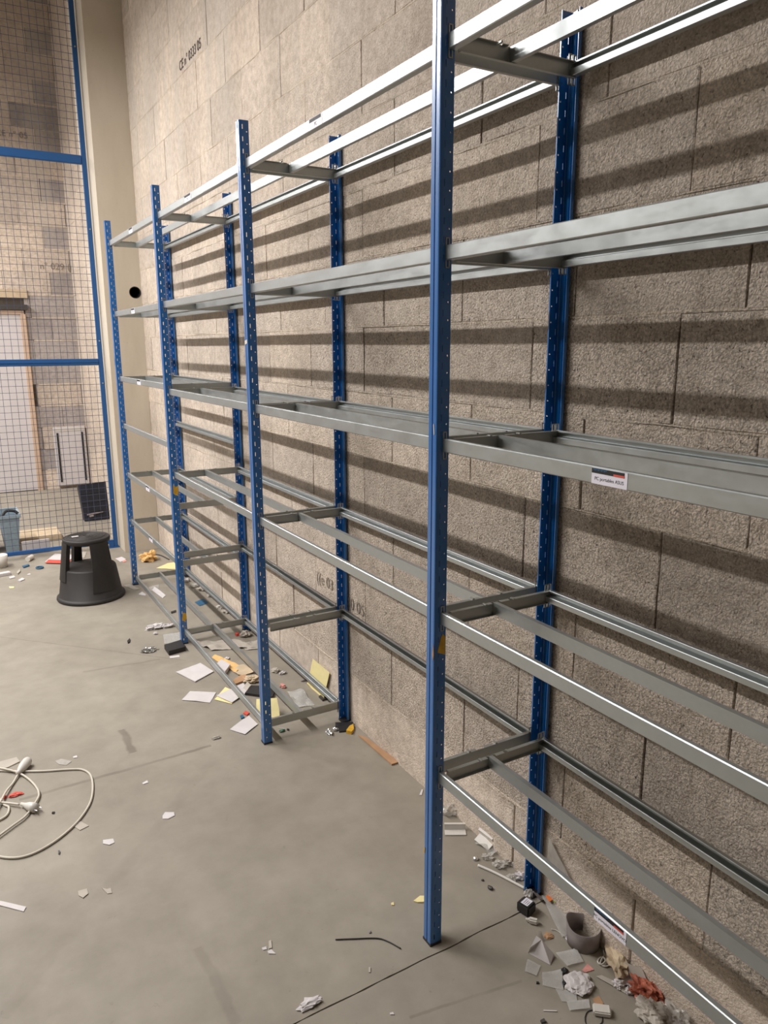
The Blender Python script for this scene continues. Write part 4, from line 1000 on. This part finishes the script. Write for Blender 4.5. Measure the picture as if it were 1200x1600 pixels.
sheet('poly_strip', [(302, 1004), (372, 1000), (400, 1012), (330, 1017)], M['paper2'], 'long whitish plastic bag stretched across the rack floor', 'bag', curl=.018, n=12, seed=105, rough=1.4)
sheet('poly_strip', [(374, 1008), (404, 1000), (408, 1014), (384, 1016)], M['paper2'], 'folded whitish plastic at the wall end of the long bag', 'bag', curl=.018, n=8, seed=106)
crumple('red_white_wrapper', (384, 994), .026, M['paper2'], 'crumpled white wrapper with a red edge near the rear upright', 'wrapper', (1.1, 1, .7), 107, 4, .4)
crumple('red_wrapper', (371, 993), .014, M['red'], 'red crumpled wrapper left of the crumpled white one', 'wrapper', (1, 1, .8), 108)
crumple('paper_scrap', (355, 1030), .012, M['paper'], 'small white crumple behind the tan cardboard strip', 'scrap', (1.2, 1, .6), 109)
bb_ = sheet('black_box', [(257, 1014), (283, 1006), (290, 1017), (264, 1024)], M['black'], 'flat black box at the foot of the third front upright', 'box', curl=0.0, n=2, seed=110, th=.026)
chip('white_label', [(265, 1026), (280, 1024), (281, 1027), (266, 1029)], M['paper'], 'thin white label in front of the flat black box', 'label')
sheet('clear_sheet', [(255, 992), (281, 988), (284, 1004), (257, 1006)], M['film'], 'clear plastic sheet behind the flat black box', 'film', curl=.004, n=6, seed=111)
crumple('metal_piece', (232, 1018), .028, M['foil'], 'crumpled grey metal piece left of the flat black box', 'scrap', (1.4, .8, .45), 112, 4, .5)
crumple('white_crumple', (243, 982), .034, M['paper'], 'crumpled white paper left of the third front upright', 'paper', (1.4, .8, .45), 113, 4, .5)
crumple('white_crumple', (262, 980), .026, M['paper'], 'second white crumple touching the lowest far beam', 'paper', (1.5, .7, .5), 114, 4, .4)
crumple('paper_scrap', (243, 991), .011, M['paper'], 'small white ball below the crumpled white paper', 'scrap', (1, 1, .7), 115)
chip('grit', [(199, 1003), (203, 999), (203, 1004), (200, 1006)], M['black'], 'small black chip on the open floor left of the metal piece', 'crumb', .006)
chip('black_stick', [(267, 957), (275, 954), (275, 957), (268, 959)], M['black'], 'short black stick left of the third front upright', 'stick', .006)
# floor of the far bay
sheet('receipt', [(233, 919), (240, 916), (259, 930), (254, 935)], M['paper'], 'white receipt slip inside the farthest bay', 'paper', curl=.006, n=5, seed=121)
sheet('receipt', [(228, 918), (248, 914), (248, 920), (236, 924)], M['film2'], 'greyish slip lying against the white receipt', 'paper', curl=.004, n=5, seed=122)
chip('paper_scrap', [(216, 929), (222, 925), (228, 929), (227, 931)], M['paper'], 'small white triangle beside the farthest beam', 'scrap')
crumple('kraft_ball', (233, 876), .052, M['orange'], 'crumpled golden kraft paper ball at the back of the farthest bay', 'paper', (1.15, .9, .75), 123, 4, .5)
sheet('yellow_sheet', [(244, 888), (262, 880), (278, 878), (276, 890)], M['yellow'], 'pale yellow sheet flat on the floor near the kraft ball', 'paper', curl=.003, n=4, seed=124)
wire('thin_stick', [(243, 866), (252, 868), (264, 874)], .005, M['steel_dark'], 'thin dark stick behind the kraft paper ball', 'stick', seg=6)
sheet('blue_packet', [(304, 941), (318, 936), (326, 942), (312, 947)], M['bluebit'], 'small blue packet on the rack floor near the wall', 'packet', curl=.004, n=4, seed=125)
crumple('white_carton', (292, 909), .024, M['paper'], 'small white carton behind the third front upright', 'carton', (1, .8, .7), 126, 3, .15)
for k, (u, v, r, mt, lb) in enumerate([(303, 917, .026, 'film2', 'cloudy crumple right of the white carton'), (318, 922, .030, 'paper2', 'greyish crumple along the wall foot past the carton'), (296, 893, .045, 'film2', 'white bag bunched at the foot of the last rear upright'),
                                       (345, 950, .022, 'film2', 'cloudy crumple halfway down the rack near the wall'), (356, 957, .024, 'paper2', 'pale scrap beneath the lowest rear beam'), (330, 932, .022, 'film2', 'clear crumple just beyond the blue packet')]):
    crumple('crumpled_film', (u, v), r, M[mt], lb, 'film', (1.2, .9, .55), 130+k, 3, .5)
bm = bmesh.new(); bevbox(bm, -.03, .03, -.05, .05, .0006, .075, .003); p = F(397, 976); tag(fin(bm, 'cardboard_box', M['card'], None, (p.x, p.y+.03, 0), (0, 0, .3)), 'small brown cardboard box at the foot of the third rear upright', 'box')
# left background, before the mesh
fo = sheet('folder', [(70, 879), (86, 866), (118, 868), (104, 880)], M['paper'], 'white folder with a red band lying behind the stool', 'folder', curl=.001, n=3, seed=141, th=.006)
o = sheet('folder_band', [(70, 879.5), (76, 874.5), (112, 875.5), (105, 880.5)], M['red'], None, None, z=.0085, curl=.0, n=1, th=.001); child(o, fo)
sheet('paper_sheet', [(118, 862), (135, 862), (132, 872), (114, 872)], M['paper2'], 'pale sheet seen between the legs of the stool', 'paper', curl=.003, n=4, seed=142)
bm = bmesh.new(); a = F(43, 874, .02); b2 = F(50, 870, .02); tube(bm, [a, b2], .020, 14); tag(fin(bm, 'white_tube', M['white'], smooth=False), 'short white roll in front of the mesh bottom rail', 'roll')
chip('blue_tool', [(35, 886), (45, 883), (46, 885), (37, 888)], M['bluebit'], 'dark blue bit on the floor left of the blue ring', 'scrap', .01)
p = F(62, 888); bm = bmesh.new()
tube(bm, [(.024*math.cos(a*PI/8), .030*math.sin(a*PI/8), .007) for a in range(17)], .006, 7, False); tag(fin(bm, 'blue_ring', M['bluebit'], None, (p.x, p.y, 0), smooth=True), 'small dark blue plastic ring on the open floor', 'ring')
lathe_c = F(4, 886)
bm = bmesh.new(); lathe(bm, [(0, .001), (.045, .001), (.055, .10), (.050, .10), (.042, .008), (0, .008)], 24); tag(fin(bm, 'white_cup', M['white'], None, (lathe_c.x-.01, lathe_c.y, 0), smooth=True), 'white plastic cup standing at the left edge', 'cup')
blk('white_box', (6, 899), .09, .05, .022, .2, M['paper'], 'flat white carton in front of the white cup', 'box')
chip('paper_scrap', [(14, 903), (22, 900), (24, 903), (16, 905)], M['paper'], 'small white scrap right of the flat carton', 'scrap', .006)
chip('paper_scrap', [(28, 908), (35, 904), (39, 906), (32, 909)], M['paper'], 'white scrap on the open floor left of the stool', 'scrap', .006)
chip('yellow_scrap', [(14, 917), (22, 917), (22, 919), (16, 920)], M['yellow'], 'tiny pale yellow scrap at the left, nearest to the viewer of that group', 'scrap')
chip('white_clip', [(26, 896), (31, 890), (32, 894), (28, 898)], M['paper2'], 'narrow white bit between the blue tool and the carton', 'scrap', .008)
chip('paper_scrap', [(42, 898), (47, 896), (48, 898), (43, 898.5)], M['paper'], 'tiny white speck below the blue ring', 'scrap')
sheet('paper_sheet', [(180, 873), (190, 870), (197, 874), (188, 878)], M['paper'], 'small white paper lying before the concrete pillar', 'paper', curl=.005, n=4, seed=143)
chip('pink_scrap', [(190, 877), (196, 875), (198, 877), (193, 879)], M['pink'], 'small pink scrap before the concrete pillar', 'scrap')
sheet('paper_sheet', [(193, 915), (202, 913), (218, 920), (210, 922)], M['paper2'], 'grey-white sheet tucked under the last front upright', 'paper', curl=.003, n=4, seed=144)

# look-alike litter shares a group
GR = {}
for o in list(S.objects):
    if o.parent is None and 'label' in o.keys() and 'group' not in o.keys(): GR.setdefault((o.name.split('.')[0]), []).append(o)
for nm, lst in GR.items():
    if len(lst) > 1:
        for o in lst: o['group'] = nm.replace('_', ' ')+' pieces among the floor litter' if nm != 'storage_crate' else 'storage crates behind the mesh'
